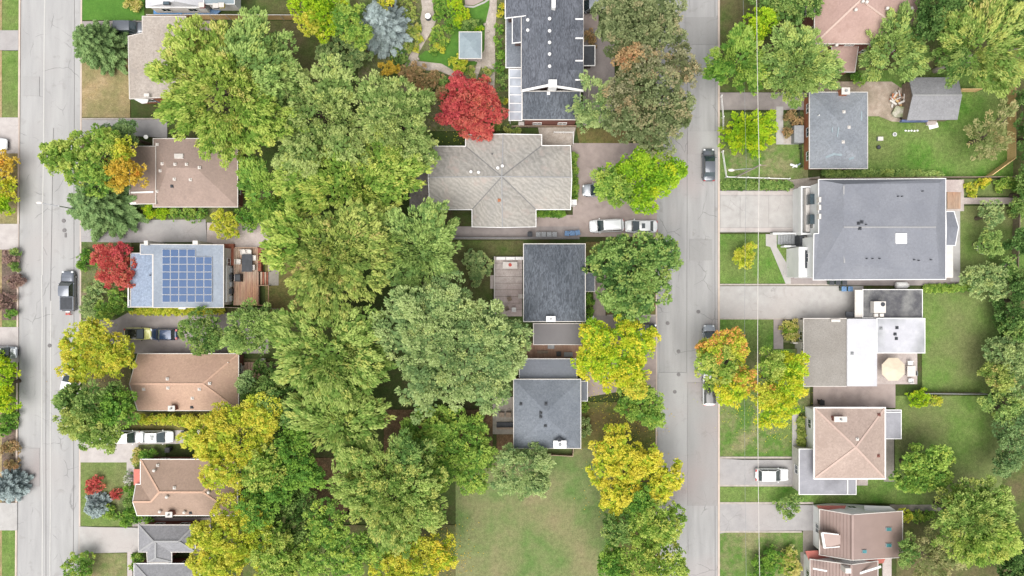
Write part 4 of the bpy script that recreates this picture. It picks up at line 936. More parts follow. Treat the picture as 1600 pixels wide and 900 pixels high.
def crown(parent, org, lobes, axis, leaf=.33, asp=.6, cover=1.3, clump=.72, spray=0.0, accent=.1, name='crown', gap=.0, flat=.75, lo=-.25, tuft=.55, contrast=1.05, bare=.24):
    """lobes: rows x, y, z, r, palette, autumn tone shift. Each lobe carries clumps of leaves on its outer side."""
    PO, DI, NO, LL, WW, CO = [], [], [], [], [], []
    leaf *= 1.04
    LB = np.array([l[:4] for l in lobes], float)
    for i, (x, y, z, r, pal, sh) in enumerate(lobes):
        nc = max(4, int(1.15*2*r*r/(clump*clump)*1.0))
        d = unit(nc*3); d = d[d[:, 2] > lo][:nc]; nc = len(d)
        if gap: keep = rs.rand(nc) > gap; d = d[keep]; nc = len(d)
        if nc == 0: continue
        rad = r*rs.uniform(.72, 1.02, nc)
        cc = np.array([x, y, z])+d*rad[:, None]*np.array([1, 1, flat])
        # drop clumps buried in neighbouring lobes
        dist = np.linalg.norm((cc[:, None, :]-LB[None, :, :3])/np.array([1, 1, flat]), axis=2)/LB[None, :, 3]
        dist[:, i] = 9; keep = dist.min(1) > .62; cc = cc[keep]; d = d[keep]; nc = len(cc)
        if nc == 0: continue
        cr = clump*rs.uniform(.6, 1.25, nc)
        out = cc-np.array([axis[0], axis[1], z-r*1.0]); out /= np.linalg.norm(out, axis=1, keepdims=True)
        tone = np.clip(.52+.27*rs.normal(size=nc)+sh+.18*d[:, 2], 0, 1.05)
        acc = rs.rand(nc) < accent
        nl = (cover*2.2*math.pi*cr**2/(leaf*leaf*asp*.5)*.5).astype(int)+3
        idx = np.repeat(np.arange(nc), nl); n = len(idx)
        u = unit(n); o = out[idx]; flip = (u*o).sum(1) < -.35; u[flip] *= -1
        rr = rs.uniform(.45, 1.1, n)**.7
        off = u*(cr[idx]*rr)[:, None]
        if spray:                                     # stretch the clump into a spray pointing away from the stem
            al = (off*o).sum(1, keepdims=True)*o; off = al*(1+spray*1.2)+(off-al)*(1-spray*.35)
        off[:, 2] *= .8
        p = cc[idx]+off
        dv = u*(1-spray*.8)+o*(.5+spray*1.6)+rs.normal(size=(n, 3))*(.55-.25*spray)
        nm = np.array([0, 0, 1.5])+u*.75+rs.normal(size=(n, 3))*.42
        cell = np.floor((p+rs.rand(3)*9)/tuft).astype(np.int64); hsh = (cell[:, 0]*73856093 ^ cell[:, 1]*19349663 ^ cell[:, 2]*83492791) & 0xffff
        hv = hsh/65535.0; h2 = ((hsh*40503) & 0xffff)/65535.0        # tufts: leaves that share a twig share their tone, some twigs are bare
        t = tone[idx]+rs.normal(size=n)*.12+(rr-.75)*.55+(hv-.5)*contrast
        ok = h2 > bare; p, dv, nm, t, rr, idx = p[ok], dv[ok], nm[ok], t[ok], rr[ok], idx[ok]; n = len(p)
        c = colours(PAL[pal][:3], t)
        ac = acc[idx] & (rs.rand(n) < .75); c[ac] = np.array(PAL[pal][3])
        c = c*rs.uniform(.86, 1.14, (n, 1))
        PO.append(p); DI.append(dv); NO.append(nm); LL.append(leaf*rs.uniform(.7, 1.3, n)*(1+spray*.5)); CO.append(c)
        WW.append(leaf*asp*rs.uniform(.7, 1.3, n)*(1-spray*.3))
        # inner, sparser and broader leaves that close the crown from within
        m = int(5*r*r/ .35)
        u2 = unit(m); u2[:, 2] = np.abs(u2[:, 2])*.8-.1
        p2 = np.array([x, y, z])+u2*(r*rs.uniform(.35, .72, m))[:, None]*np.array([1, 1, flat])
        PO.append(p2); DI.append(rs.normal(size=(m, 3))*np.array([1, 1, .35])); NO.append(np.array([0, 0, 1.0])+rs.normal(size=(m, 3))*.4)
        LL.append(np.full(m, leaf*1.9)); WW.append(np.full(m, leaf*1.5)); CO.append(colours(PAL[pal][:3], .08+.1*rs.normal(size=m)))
    return leaf_mesh(name, np.concatenate(PO), np.concatenate(DI), np.concatenate(NO), np.concatenate(LL), np.concatenate(WW), np.concatenate(CO), parent, org)
def disc_lobes(discs, h, zb, pal, ls=None, rough=.9):
    """fill each disc (photo px, py, r px [, palette, height, tone]) with a dome of lobes"""
    out = []
    for D in discs:
        px, py, r = D[:3]; pl = D[3] if len(D) > 3 and D[3] else pal; hh = D[4] if len(D) > 4 and D[4] else h; sh = D[5] if len(D) > 5 else 0
        k = (H-hh*.8)/H/S; R = r*k*.96; l = ls or min(2.1, max(.5, R*.42)); l = min(l, R*.6)
        cx, cy, _ = P(px, py, hh*.8)
        n = max(4, int(1.75*(R/l)**2)); pts = []
        tries = 0; mind = l*.85
        while len(pts) < n and tries < 900:
            tries += 1
            a = rs.uniform(0, 6.283); q = math.sqrt(rs.rand())*max(.1, R-l*.72)*(1+.10*math.sin(a*3+px)+.07*math.sin(a*5+py))
            x, y = q*math.cos(a), q*math.sin(a)
            if all((x-u)**2+(y-v)**2 > mind*mind for u, v in pts): pts.append((x, y))
            elif tries % 60 == 0: mind *= .9
        for x, y in pts:
            q = math.hypot(x, y)/max(R, .1); lr = l*rs.uniform(.72, 1.22)
            z = zb+(hh-lr*.75-zb)*(1-.62*min(1, q*1.1)**2.4)-rs.rand()*rough*l*.55
            out.append((cx+x, cy+y, max(z, lr*.6), lr, pl, sh+rs.normal()*.15))
    return out
def tree(label, cx, cy, discs, h, pal='green', cat='tree', name='maple_tree', group=None, zb=None, trunk=.28, tp=None, bark='bark', limbs=7, ls=None, **kw):
    zb = h*.38 if zb is None else zb
    tx, ty = tp if tp else (cx, cy)
    x, y, _ = P(tx, ty, h*.8)
    root = thing(name, label, cat, (x, y, 0), group)
    lobes = disc_lobes(discs, h, zb, pal, ls)
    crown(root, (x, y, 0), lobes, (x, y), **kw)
    mb = MB(); zt = h*.42
    mb.tube([(x, y, -.1), (x+.05, y+.03, zt*.5), (x, y, zt)], [trunk*1.15, trunk*.9, trunk*.75], 8)
    L = sorted(lobes, key=lambda l: -l[3]); L = L[::max(1, len(L)//limbs)][:limbs]
    for l in L:
        m = ((x+l[0])/2+rs.uniform(-.3, .3), (y+l[1])/2+rs.uniform(-.3, .3), (zt+l[2])/2)
        mb.tube([(x, y, zt*.92), m, (l[0], l[1], l[2])], [trunk*.5, trunk*.32, trunk*.1], 6)
    mb.obj('trunk', bark, root)
    return root
def bush(label, discs, h, pal, name='shrub', cat='shrub', group=None, leaf=.24, clump=.4, **kw):
    px = sum(d[0] for d in discs)/len(discs); py = sum(d[1] for d in discs)/len(discs)
    x, y, _ = P(px, py, h*.5)
    root = thing(name, label, cat, (x, y, 0), group)
    lobes = disc_lobes(discs, h, h*.25, pal, rough=.5)
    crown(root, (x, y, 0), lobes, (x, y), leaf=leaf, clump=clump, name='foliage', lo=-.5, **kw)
    mb = MB()
    for k in range(4):
        a = k*1.6; mb.tube([(x, y, 0), (x+math.cos(a)*.3, y+math.sin(a)*.3, h*.55)], [.05, .02], 5)
    mb.obj('stem', 'bark', root)
    return root
def conifer(label, px, py, r, h, pal, name='spruce_tree', group=None, cat='tree', droop=.22, dens=1.0, leaf=.26, top=None, bark='bark', levels=None, zb=.08, show=0):
    """radiating whorls of branches, needles along both sides of each"""
    x, y, _ = P(px, py, h*.6); R = r*(H-h*.5)/H/S
    root = thing(name, label, cat, (x, y, 0), group)
    lv = levels or max(6, int(h*1.7)); PO, DI, CO, LL = [], [], [], []; mb = MB(); mb.tube([(x, y, 0), (x, y, h*.97)], [.04*h*.5+.06, .02], 7)
    for i in range(lv):
        f = (i+.3)/lv; z = h*(zb+(.97-zb)*f); bl = R*(1-f)**.85*rs.uniform(.9, 1.08)+.15
        nb = max(5, int(11*(1-f)+6)); a0 = rs.uniform(0, 6.28)
        for k in range(nb):
            a = a0+6.283*k/nb+rs.normal()*.1; b = bl*rs.uniform(.72, 1.12); d = np.array([math.cos(a), math.sin(a), -droop+rs.normal()*.05])
            m = int(max(14, b*90*dens)); t = rs.rand(m)**.75
            side = np.array([-math.sin(a), math.cos(a), 0]); wdt = (1-t)*b*.30+.12
            s = rs.uniform(-1, 1, m)
            p = np.array([x, y, z])+d*(t*b)[:, None]+side*(s*wdt)[:, None]; p[:, 2] += (t**2)*b*.12+rs.normal(size=m)*.06
            PO.append(p); DI.append(d*.8+side*np.sign(s)[:, None]*.7+rs.normal(size=(m, 3))*.25)
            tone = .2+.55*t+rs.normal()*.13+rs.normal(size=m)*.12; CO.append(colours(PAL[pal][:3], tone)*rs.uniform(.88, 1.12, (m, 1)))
            LL.append(np.full(m, leaf)*rs.uniform(.7, 1.3, m))
            if k % 2 == 0 or show: mb.tube([(x, y, z), tuple(np.array([x, y, z])+d*b*.85+np.array([0, 0, .02]))], [.035+show*.05, .012+show*.02], 5)
    PO = np.concatenate(PO); n = len(PO)
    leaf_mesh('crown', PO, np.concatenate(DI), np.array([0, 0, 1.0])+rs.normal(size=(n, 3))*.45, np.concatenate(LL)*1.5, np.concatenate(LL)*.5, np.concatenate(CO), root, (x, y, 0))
    mb.obj('trunk', bark, root)
    return root
def hedge(label, pts, wpx, h, pal, name='hedge', group=None, cat='hedge', **kw):
    """run of foliage along a line of photo pixels"""
    D = []
    for (a, b), (c, d) in zip(pts, pts[1:]):
        L = math.hypot(c-a, d-b); n = max(1, int(L/(wpx*.55)))
        for k in range(n): D.append((a+(c-a)*(k+.5)/n+rs.normal()*wpx*.06, b+(d-b)*(k+.5)/n+rs.normal()*wpx*.06, wpx*.55))
    return bush(label, D, h, pal, name, cat, group, **kw)
G1 = 'broad leaved trees of the gardens'; G2 = 'street trees'; G3 = 'conifers of the gardens'; G4 = 'shrubs of the gardens'; G5 = 'small ornamental trees'
# --- large trees, left to right
tree('huge yellow green maple over the flat roofed house, largest tree at the upper left', 345, 140,
     [(345, 140, 88, 'yglight'), (300, 80, 52, 'yglight'), (395, 75, 55, 'palegreen'), (290, 175, 42), (410, 190, 55), (345, 215, 42), (425, 120, 40, 'palegreen'), (262, 120, 22)], 14, 'yg', group=G1, spray=.45, trunk=.45, limbs=12)
tree('pale green maple right of the huge yellow green one, with a rounded top', 500, 175,
     [(480, 180, 78), (520, 135, 48), (445, 130, 40), (540, 225, 48), (470, 250, 40)], 12.5, 'yg3', group=G1, spray=.3, trunk=.4, limbs=10, ls=2.4)
tree('pale green maple left of the red maple, its crown edge over the bungalow yard', 618, 195,
     [(620, 190, 66), (590, 150, 38), (650, 230, 34), (600, 240, 44, 'yg')], 12, 'yg3', group=G1, spray=.25, trunk=.4, limbs=9, ls=2.3)
tree('bright yellow green maple above the olive maple, crown spread left to right', 540, 290,
     [(540, 278, 52), (600, 285, 44), (480, 290, 52), (640, 262, 26)], 12, 'yg', group=G1, spray=.5, trunk=.32, accent=.2)
tree('deep green tree between the mauve roof and the olive maple', 412, 305,
     [(410, 300, 36), (440, 330, 34), (395, 270, 24), (450, 285, 26)], 9.5, 'bright', group=G1, spray=.4)
tree('olive and yellow tipped maple in the middle of the wooded yards', 515, 395,
     [(510, 385, 72), (460, 370, 46, 'yg'), (565, 350, 46), (560, 420, 46), (500, 455, 48), (595, 385, 30), (440, 395, 28, 'yg')], 14, 'olive', group=G1, spray=.5, trunk=.42, limbs=12, leaf=.34)
tree('pale green spiky tree whose tips reach the taupe bungalow', 655, 395,
     [(655, 380, 52), (690, 370, 26), (640, 430, 44), (675, 340, 24), (625, 355, 28), (690, 415, 22)], 12, 'palegreen', group=G1, spray=.5, trunk=.35, accent=.05)
tree('large soft sage green tree filling the centre of the photo', 705, 550,
     [(705, 545, 96), (770, 520, 50), (640, 520, 50), (740, 600, 48), (660, 600, 44), (700, 480, 42), (785, 570, 34), (640, 475, 32)], 15, 'sage', group=G1, spray=.15, trunk=.5, limbs=14, leaf=.30, clump=.95, ls=2.6)
tree('feathery yellow green tree left of the large sage green tree', 510, 555,
     [(500, 545, 72), (460, 520, 40), (560, 520, 40), (520, 600, 52), (575, 570, 34), (470, 575, 34)], 14, 'yg2', group=G1, spray=.6, trunk=.4, limbs=12, accent=.15)
tree('feathery olive tree just below the feathery yellow green one', 530, 665,
     [(525, 655, 54), (480, 640, 34), (575, 650, 36), (545, 700, 34), (510, 625, 34)], 12.5, 'yg2', group=G1, spray=.8, trunk=.35, accent=.12)
tree('bright green bushy tree below the large sage green tree', 710, 715,
     [(715, 690, 50), (745, 715, 30), (680, 735, 40), (650, 680, 34), (740, 750, 24), (690, 665, 30)], 8, 'bright', group=G1, spray=.2, leaf=.28, clump=.65, zb=2)
tree('yellow speckled maple at the left edge of the open field', 610, 775,
     [(605, 770, 70), (650, 755, 44), (560, 760, 40), (620, 820, 46), (670, 800, 30), (560, 715, 36), (640, 710, 34, 'mid')], 13, 'yg2', group=G1, spray=.35, leaf=.28, clump=.66, trunk=.4, limbs=12, accent=.25)
tree('vivid green tree near the bottom edge, left of the yellow speckled maple', 520, 835,
     [(510, 825, 40), (540, 860, 42), (490, 870, 34)], 11, 'bright', group=G1, leaf=.30, clump=.7)
tree('yellow gold tree at the bottom edge left of the open field', 660, 880,
     [(650, 875, 48, 'gold'), (690, 870, 26, 'yellow'), (610, 900, 40), (590, 855, 30, 'bright')], 9, 'gold', group=G1, leaf=.28, clump=.65, accent=.3)
tree('golden yellow maple covering the brown roofed house corner', 375, 700,
     [(365, 695, 66), (330, 685, 38), (410, 650, 36, 'gold'), (405, 735, 42, 'yg'), (345, 735, 36), (310, 680, 26)], 12, 'gold', group=G1, leaf=.28, clump=.66, trunk=.35, accent=.35)
tree('mid green tree between the golden maple and the brown earth gap', 460, 715,
     [(455, 705, 46), (480, 740, 30), (440, 755, 30), (430, 630, 30, 'mid'), (455, 645, 24, 'mid')], 11, 'green', group=G1, leaf=.30, clump=.7)
tree('yellow green tree at the bottom edge right of the small grey roofed house', 375, 850,
     [(370, 840, 62), (340, 880, 44), (420, 860, 44, 'yg'), (400, 800, 36, 'green'), (440, 890, 40, 'yg'), (320, 835, 20)], 12, 'gold', group=G1, leaf=.28, clump=.66, trunk=.35, accent=.2)
tree('dull green tree between the brown roofed house and the earth gap', 445, 800,
     [(440, 795, 42), (400, 785, 28), (465, 830, 26)], 8.5, 'mid', group=G1)
tree('pale sage tree at the top of the open field beside the slate roofed house', 812, 728,
     [(815, 738, 38), (845, 722, 18), (788, 750, 20), (838, 755, 18), (795, 715, 16)], 9, 'sage', group=G1, spray=.25, leaf=.28, clump=.6, accent=.02, asp=.5)
# street side trees
tree('grey green oak at the top edge left of the right street', 1000, 35,
     [(995, 25, 56), (965, 15, 36), (1035, 20, 40), (960, 50, 28), (1040, 50, 32), (1000, 60, 22)], 12, 'bronze2', group=G2, name='oak_tree', leaf=.28, clump=.7, asp=.7, trunk=.45)
tree('big bronze green oak overhanging the right street', 1020, 155,
     [(1015, 150, 66), (1060, 105, 34, 'bronze'), (1000, 100, 34, 'bronze'), (1030, 200, 40), (980, 190, 36), (975, 150, 28, 'bronze'), (1060, 165, 28), (985, 95, 24, 'rust')], 12.5, 'bronze2', group=G2, name='oak_tree', leaf=.28, clump=.75, asp=.7, trunk=.5, accent=.3, limbs=12)
tree('bright lime green tree over the pinkish driveway', 1000, 285,
     [(985, 275, 44), (1035, 277, 30), (1003, 308, 25), (950, 282, 26, 'bright'), (1010, 255, 26), (1045, 265, 22), (970, 295, 26, 'bright')], 10, 'vivid2', group=G2, leaf=.30, clump=.75, spray=.1, trunk=.3, tp=(985, 295))
tree('dense dark green round tree beside the charcoal roofed house', 992, 422,
     [(992, 426, 68), (960, 405, 34), (1030, 400, 34), (1000, 467, 28), (965, 452, 28)], 11, 'roundgreen', group=G2, name='linden_tree', leaf=.32, clump=.85, asp=.75, trunk=.4, accent=.15, limbs=10)
tree('lime yellow maple on the drive between the two dark roofed houses', 962, 555,
     [(955, 550, 56), (995, 540, 34), (925, 565, 30), (985, 580, 30), (930, 530, 28), (990, 600, 20, 'gold')], 10, 'lime', group=G2, leaf=.30, clump=.72, trunk=.35, accent=.3)
tree('mid green round tree directly below the lime yellow maple', 1002, 633,
     [(1003, 632, 36), (1020, 650, 20)], 8, 'bright', group=G2, spray=.2, leaf=.28, clump=.6)
tree('brilliant yellow tree overhanging the right street', 985, 735,
     [(975, 735, 50), (960, 700, 34), (1045, 745, 24), (965, 775, 28, 'yellow'), (1010, 720, 28), (1030, 760, 22)], 9.5, 'yellow', group=G2, leaf=.30, clump=.7, gap=.08, accent=.1)
tree('yellow green maple below the brilliant yellow tree by the street kerb', 1015, 815,
     [(1010, 810, 50), (1040, 820, 32), (970, 825, 30, 'mid'), (1000, 785, 28, 'green')], 10, 'yg', group=G2, leaf=.28, clump=.66, accent=.15)
tree('green and yellow maple at the bottom edge left of the right street', 1015, 890,
     [(1010, 890, 52), (1050, 885, 26), (965, 885, 30, 'green')], 10, 'yg', group=G2, leaf=.28, clump=.66, accent=.12)
tree('lime green tree at the top edge right of the right street', 1180, 45,
     [(1178, 42, 26), (1165, 55, 18), (1195, 30, 18)], 8, 'vivid', group=G1, leaf=.28, clump=.6)
tree('mid green spiky tree over the dark driveway beside the street', 1155, 95,
     [(1150, 95, 42), (1175, 110, 30), (1125, 110, 18, 'green'), (1160, 70, 26)], 9, 'bright', group=G1, spray=.6, leaf=.30, clump=.7)
tree('broad pale green tree touching the rose roof at the top right', 1250, 100,
     [(1250, 100, 56), (1285, 115, 28), (1215, 110, 34), (1240, 65, 30)], 10.5, 'palegreen', group=G1, spray=.45, leaf=.30, clump=.75, accent=.2, trunk=.35)
tree('green tree at the very top edge left of the rose roof', 1235, 10, [(1230, 5, 34), (1262, -8, 28), (1200, -8, 24)], 9, 'mid', group=G1)
tree('vivid lime shrub tree on the lawn by the white rail fence', 1168, 202,
     [(1155, 205, 28), (1185, 200, 28), (1172, 222, 22)], 4.2, 'vivid', group=G1, zb=1.0, spray=.5, leaf=.28, clump=.55, accent=.2, trunk=.12, gap=.1)
tree('pale green tree on the lower right corner of the rose roof', 1398, 72,
     [(1400, 75, 46), (1405, 40, 28), (1370, 95, 24), (1425, 95, 24)], 9, 'palegreen', group=G1, spray=.5, leaf=.28, clump=.66, gap=.12, accent=.25)
tree('large yellow tipped locust tree at the top right corner', 1530, 75,
     [(1530, 75, 62), (1570, 40, 44), (1490, 55, 36), (1560, 110, 36), (1490, 100, 30, 'mid'), (1590, 85, 30), (1540, 20, 34, 'olive')], 12, 'yg2', group=G1, name='locust_tree', spray=.75, leaf=.28, clump=.66, gap=.2, accent=.35, trunk=.35, bark='barkpale')
tree('dark green tree at the top edge between the rose roof and the locust tree', 1465, 12, [(1465, 10, 34), (1500, -5, 30), (1450, 40, 22)], 11, 'dark', group=G1)
tree('dark green tree in the very top right corner', 1600, 10, [(1598, 10, 34), (1610, 60, 26)], 12, 'dark', group=G1)
tree('thin leaved tree over the bright lawn, left of the timber fence', 1550, 212, [(1548, 210, 34), (1570, 175, 20), (1535, 235, 18)], 6, 'thin', group=G1, spray=.5, gap=.5, leaf=.26, clump=.55, cover=.8)
tree('orange and green maple reaching over the street beside the parked cars', 1138, 575,
     [(1126, 568, 36, 'yg'), (1143, 540, 26, 'limeorange'), (1115, 545, 24, 'limeorange'), (1160, 590, 24, 'limeorange'), (1140, 612, 28, 'lime'), (1105, 560, 16, 'yg')], 9, 'gold', group=G2, accent=.5, leaf=.30, clump=.7, trunk=.3, tp=(1150, 565))
tree('yellow maple right of the orange one, beside the beige gravel roof', 1226, 600,
     [(1228, 600, 38), (1208, 572, 24, 'yg'), (1240, 575, 24), (1215, 635, 32, 'lime'), (1195, 615, 22, 'limeorange')], 10, 'lime', group=G2, leaf=.30, clump=.7, trunk=.3, accent=.15)
tree('bright green square topped tree on the lawn right of the rose pyramid roof', 1443, 735,
     [(1443, 735, 36), (1465, 718, 24), (1425, 752, 24), (1465, 752, 22), (1425, 720, 14)], 7, 'bright', group=G1, leaf=.30, clump=.65, asp=.75, zb=2)
tree('large olive green tree at the lower right, right of the metal roof', 1525, 818,
     [(1525, 818, 62), (1550, 790, 38), (1495, 800, 38), (1560, 840, 34, 'yg'), (1520, 850, 34, 'yg')], 11, 'yg2', group=G1, spray=.3, leaf=.28, clump=.66, trunk=.35, accent=.15)
tree('brownish thin tree in the yard beside the lower metal roof', 1455, 880, [(1455, 880, 40), (1485, 870, 22), (1420, 865, 22, 'mid')], 7, 'thin', group=G1, spray=.4, gap=.25, leaf=.26, clump=.6)
tree('dark green tree in the bottom right corner', 1595, 870, [(1600, 870, 38), (1590, 900, 26)], 6, 'dark', group=G1, tp=(1605, 880), zb=1)
tree('grey green tree at the right edge beside the long lawn', 1580, 560,
     [(1585, 560, 42), (1565, 590, 32, 'olive'), (1600, 610, 34), (1595, 520, 24, 'mid')], 6, 'sage', group=G1, tp=(1600, 570), zb=1, leaf=.28, clump=.66, accent=.15)
tree('yellow tipped green tree at the right edge below the grey green one', 1575, 640, [(1575, 635, 34), (1600, 655, 30, 'spruce')], 6, 'palegreen', group=G1, tp=(1595, 645), zb=1, leaf=.28, clump=.65, accent=.3)
tree('dull spruce green tree at the right edge above the olive tree', 1592, 700, [(1590, 695, 32), (1575, 725, 20)], 6, 'spruce', group=G1, tp=(1600, 700), zb=1, leaf=.28, clump=.65)
tree('dark trees shading the right edge beside the bright lawn', 1598, 200, [(1622, 160, 26), (1622, 210, 24), (1622, 250, 22)], 6, 'dark', group=G1, leaf=.28, tp=(1625, 210), zb=1)
tree('mid green tree at the right edge under the timber fence corner', 1590, 275, [(1606, 285, 16), (1605, 310, 22)], 4.5, 'mid', group=G1, leaf=.26, tp=(1608, 300), zb=.8)
tree('round green tree on the shaded lawn behind the modern house', 1548, 338, [(1552, 336, 21)], 4, 'sage', group=G5, leaf=.24, clump=.45, zb=1)
tree('small green tree in a stone ring behind the modern house', 1545, 380, [(1545, 378, 21), (1555, 390, 12)], 4, 'palegreen', group=G5, leaf=.24, clump=.45, zb=1)
tree('grey green spreading tree below the back lawn path stones', 1545, 440, [(1555, 440, 30), (1525, 435, 22), (1580, 425, 24, 'mid')], 4.5, 'sage', group=G1, tp=(1555, 437), zb=.8, leaf=.26, clump=.55)
tree('dark green tree at the right edge beside the grass behind the modern house', 1597, 470, [(1600, 450, 28), (1595, 500, 28), (1600, 380, 20)], 5.5, 'dark', group=G1, tp=(1605, 470), zb=1)
# left block smaller trees
tree('yellow and orange maple beside the mauve roofed house', 165, 245,
     [(120, 245, 44, 'yg'), (160, 230, 40, 'yg'), (190, 265, 30, 'amber'), (95, 240, 30, 'yg'), (190, 235, 24, 'gold'), (150, 270, 34, 'bright')], 9.5, 'gold', group=G2, leaf=.28, clump=.66, accent=.12, trunk=.3)
conifer('blue green conifer below the yellow and orange maple at the left street', 145, 315, 62, 8.5, 'spruce', group=G3, droop=.12, dens=1.25, leaf=.34)
tree('green fringe tree between the conifer and the mauve roof', 205, 215, [(195, 208, 20), (175, 212, 16)], 6, 'spruce', group=G5, leaf=.26)
conifer('grey green pine beside the dark car at the upper left street', 140, 62, 48, 8, 'spruce', name='pine_tree', group=G3, droop=.1, dens=1.0, leaf=.30)
tree('yellow green tree between the pickup truck and the yellow car', 148, 548,
     [(130, 540, 40), (165, 560, 38), (120, 570, 28), (185, 555, 22), (145, 520, 26)], 8.5, 'gold', group=G2, leaf=.28, clump=.66, trunk=.3, accent=.3)
tree('dark green tree over the parked white car on the left street', 148, 640,
     [(145, 635, 48, 'mid'), (180, 640, 32, 'green'), (115, 655, 28, 'olive'), (150, 672, 36, 'yg2'), (110, 625, 20, 'mid')], 10, 'mid', group=G2, leaf=.30, clump=.75, trunk=.35)
tree('olive green tree at the end of the drive behind the dark blue car', 312, 520, [(312, 520, 36), (335, 530, 20)], 6.5, 'mid', group=G1, leaf=.26, clump=.6, accent=.3)
tree('pale sage tree below the timber deck', 390, 515, [(388, 515, 40), (415, 505, 24), (370, 530, 22)], 8, 'palegreen', group=G1, leaf=.28, clump=.65, spray=.2, accent=.05)
tree('dark green undergrowth tree behind the terracotta roofed house', 405, 620, [(400, 620, 30), (425, 600, 24), (385, 600, 14, 'spruce')], 6, 'mid', group=G1, leaf=.26)
bush('scarlet japanese maple in front of the solar panelled house', [(172, 415, 33), (160, 400, 20), (188, 430, 20), (185, 395, 16, 'crimson')], 4.5, 'red', 'japanese_maple', 'tree', G5, leaf=.22, clump=.5, accent=.2)
bush('large scarlet japanese maple at the corner of the taupe bungalow', [(735, 165, 46), (712, 175, 30, 'crimson'), (760, 185, 28), (718, 132, 20, 'crimson'), (750, 145, 24, 'red', None, -.1), (745, 195, 22)], 6.5, 'red', 'japanese_maple', 'tree', G5, leaf=.25, clump=.6, accent=.12)
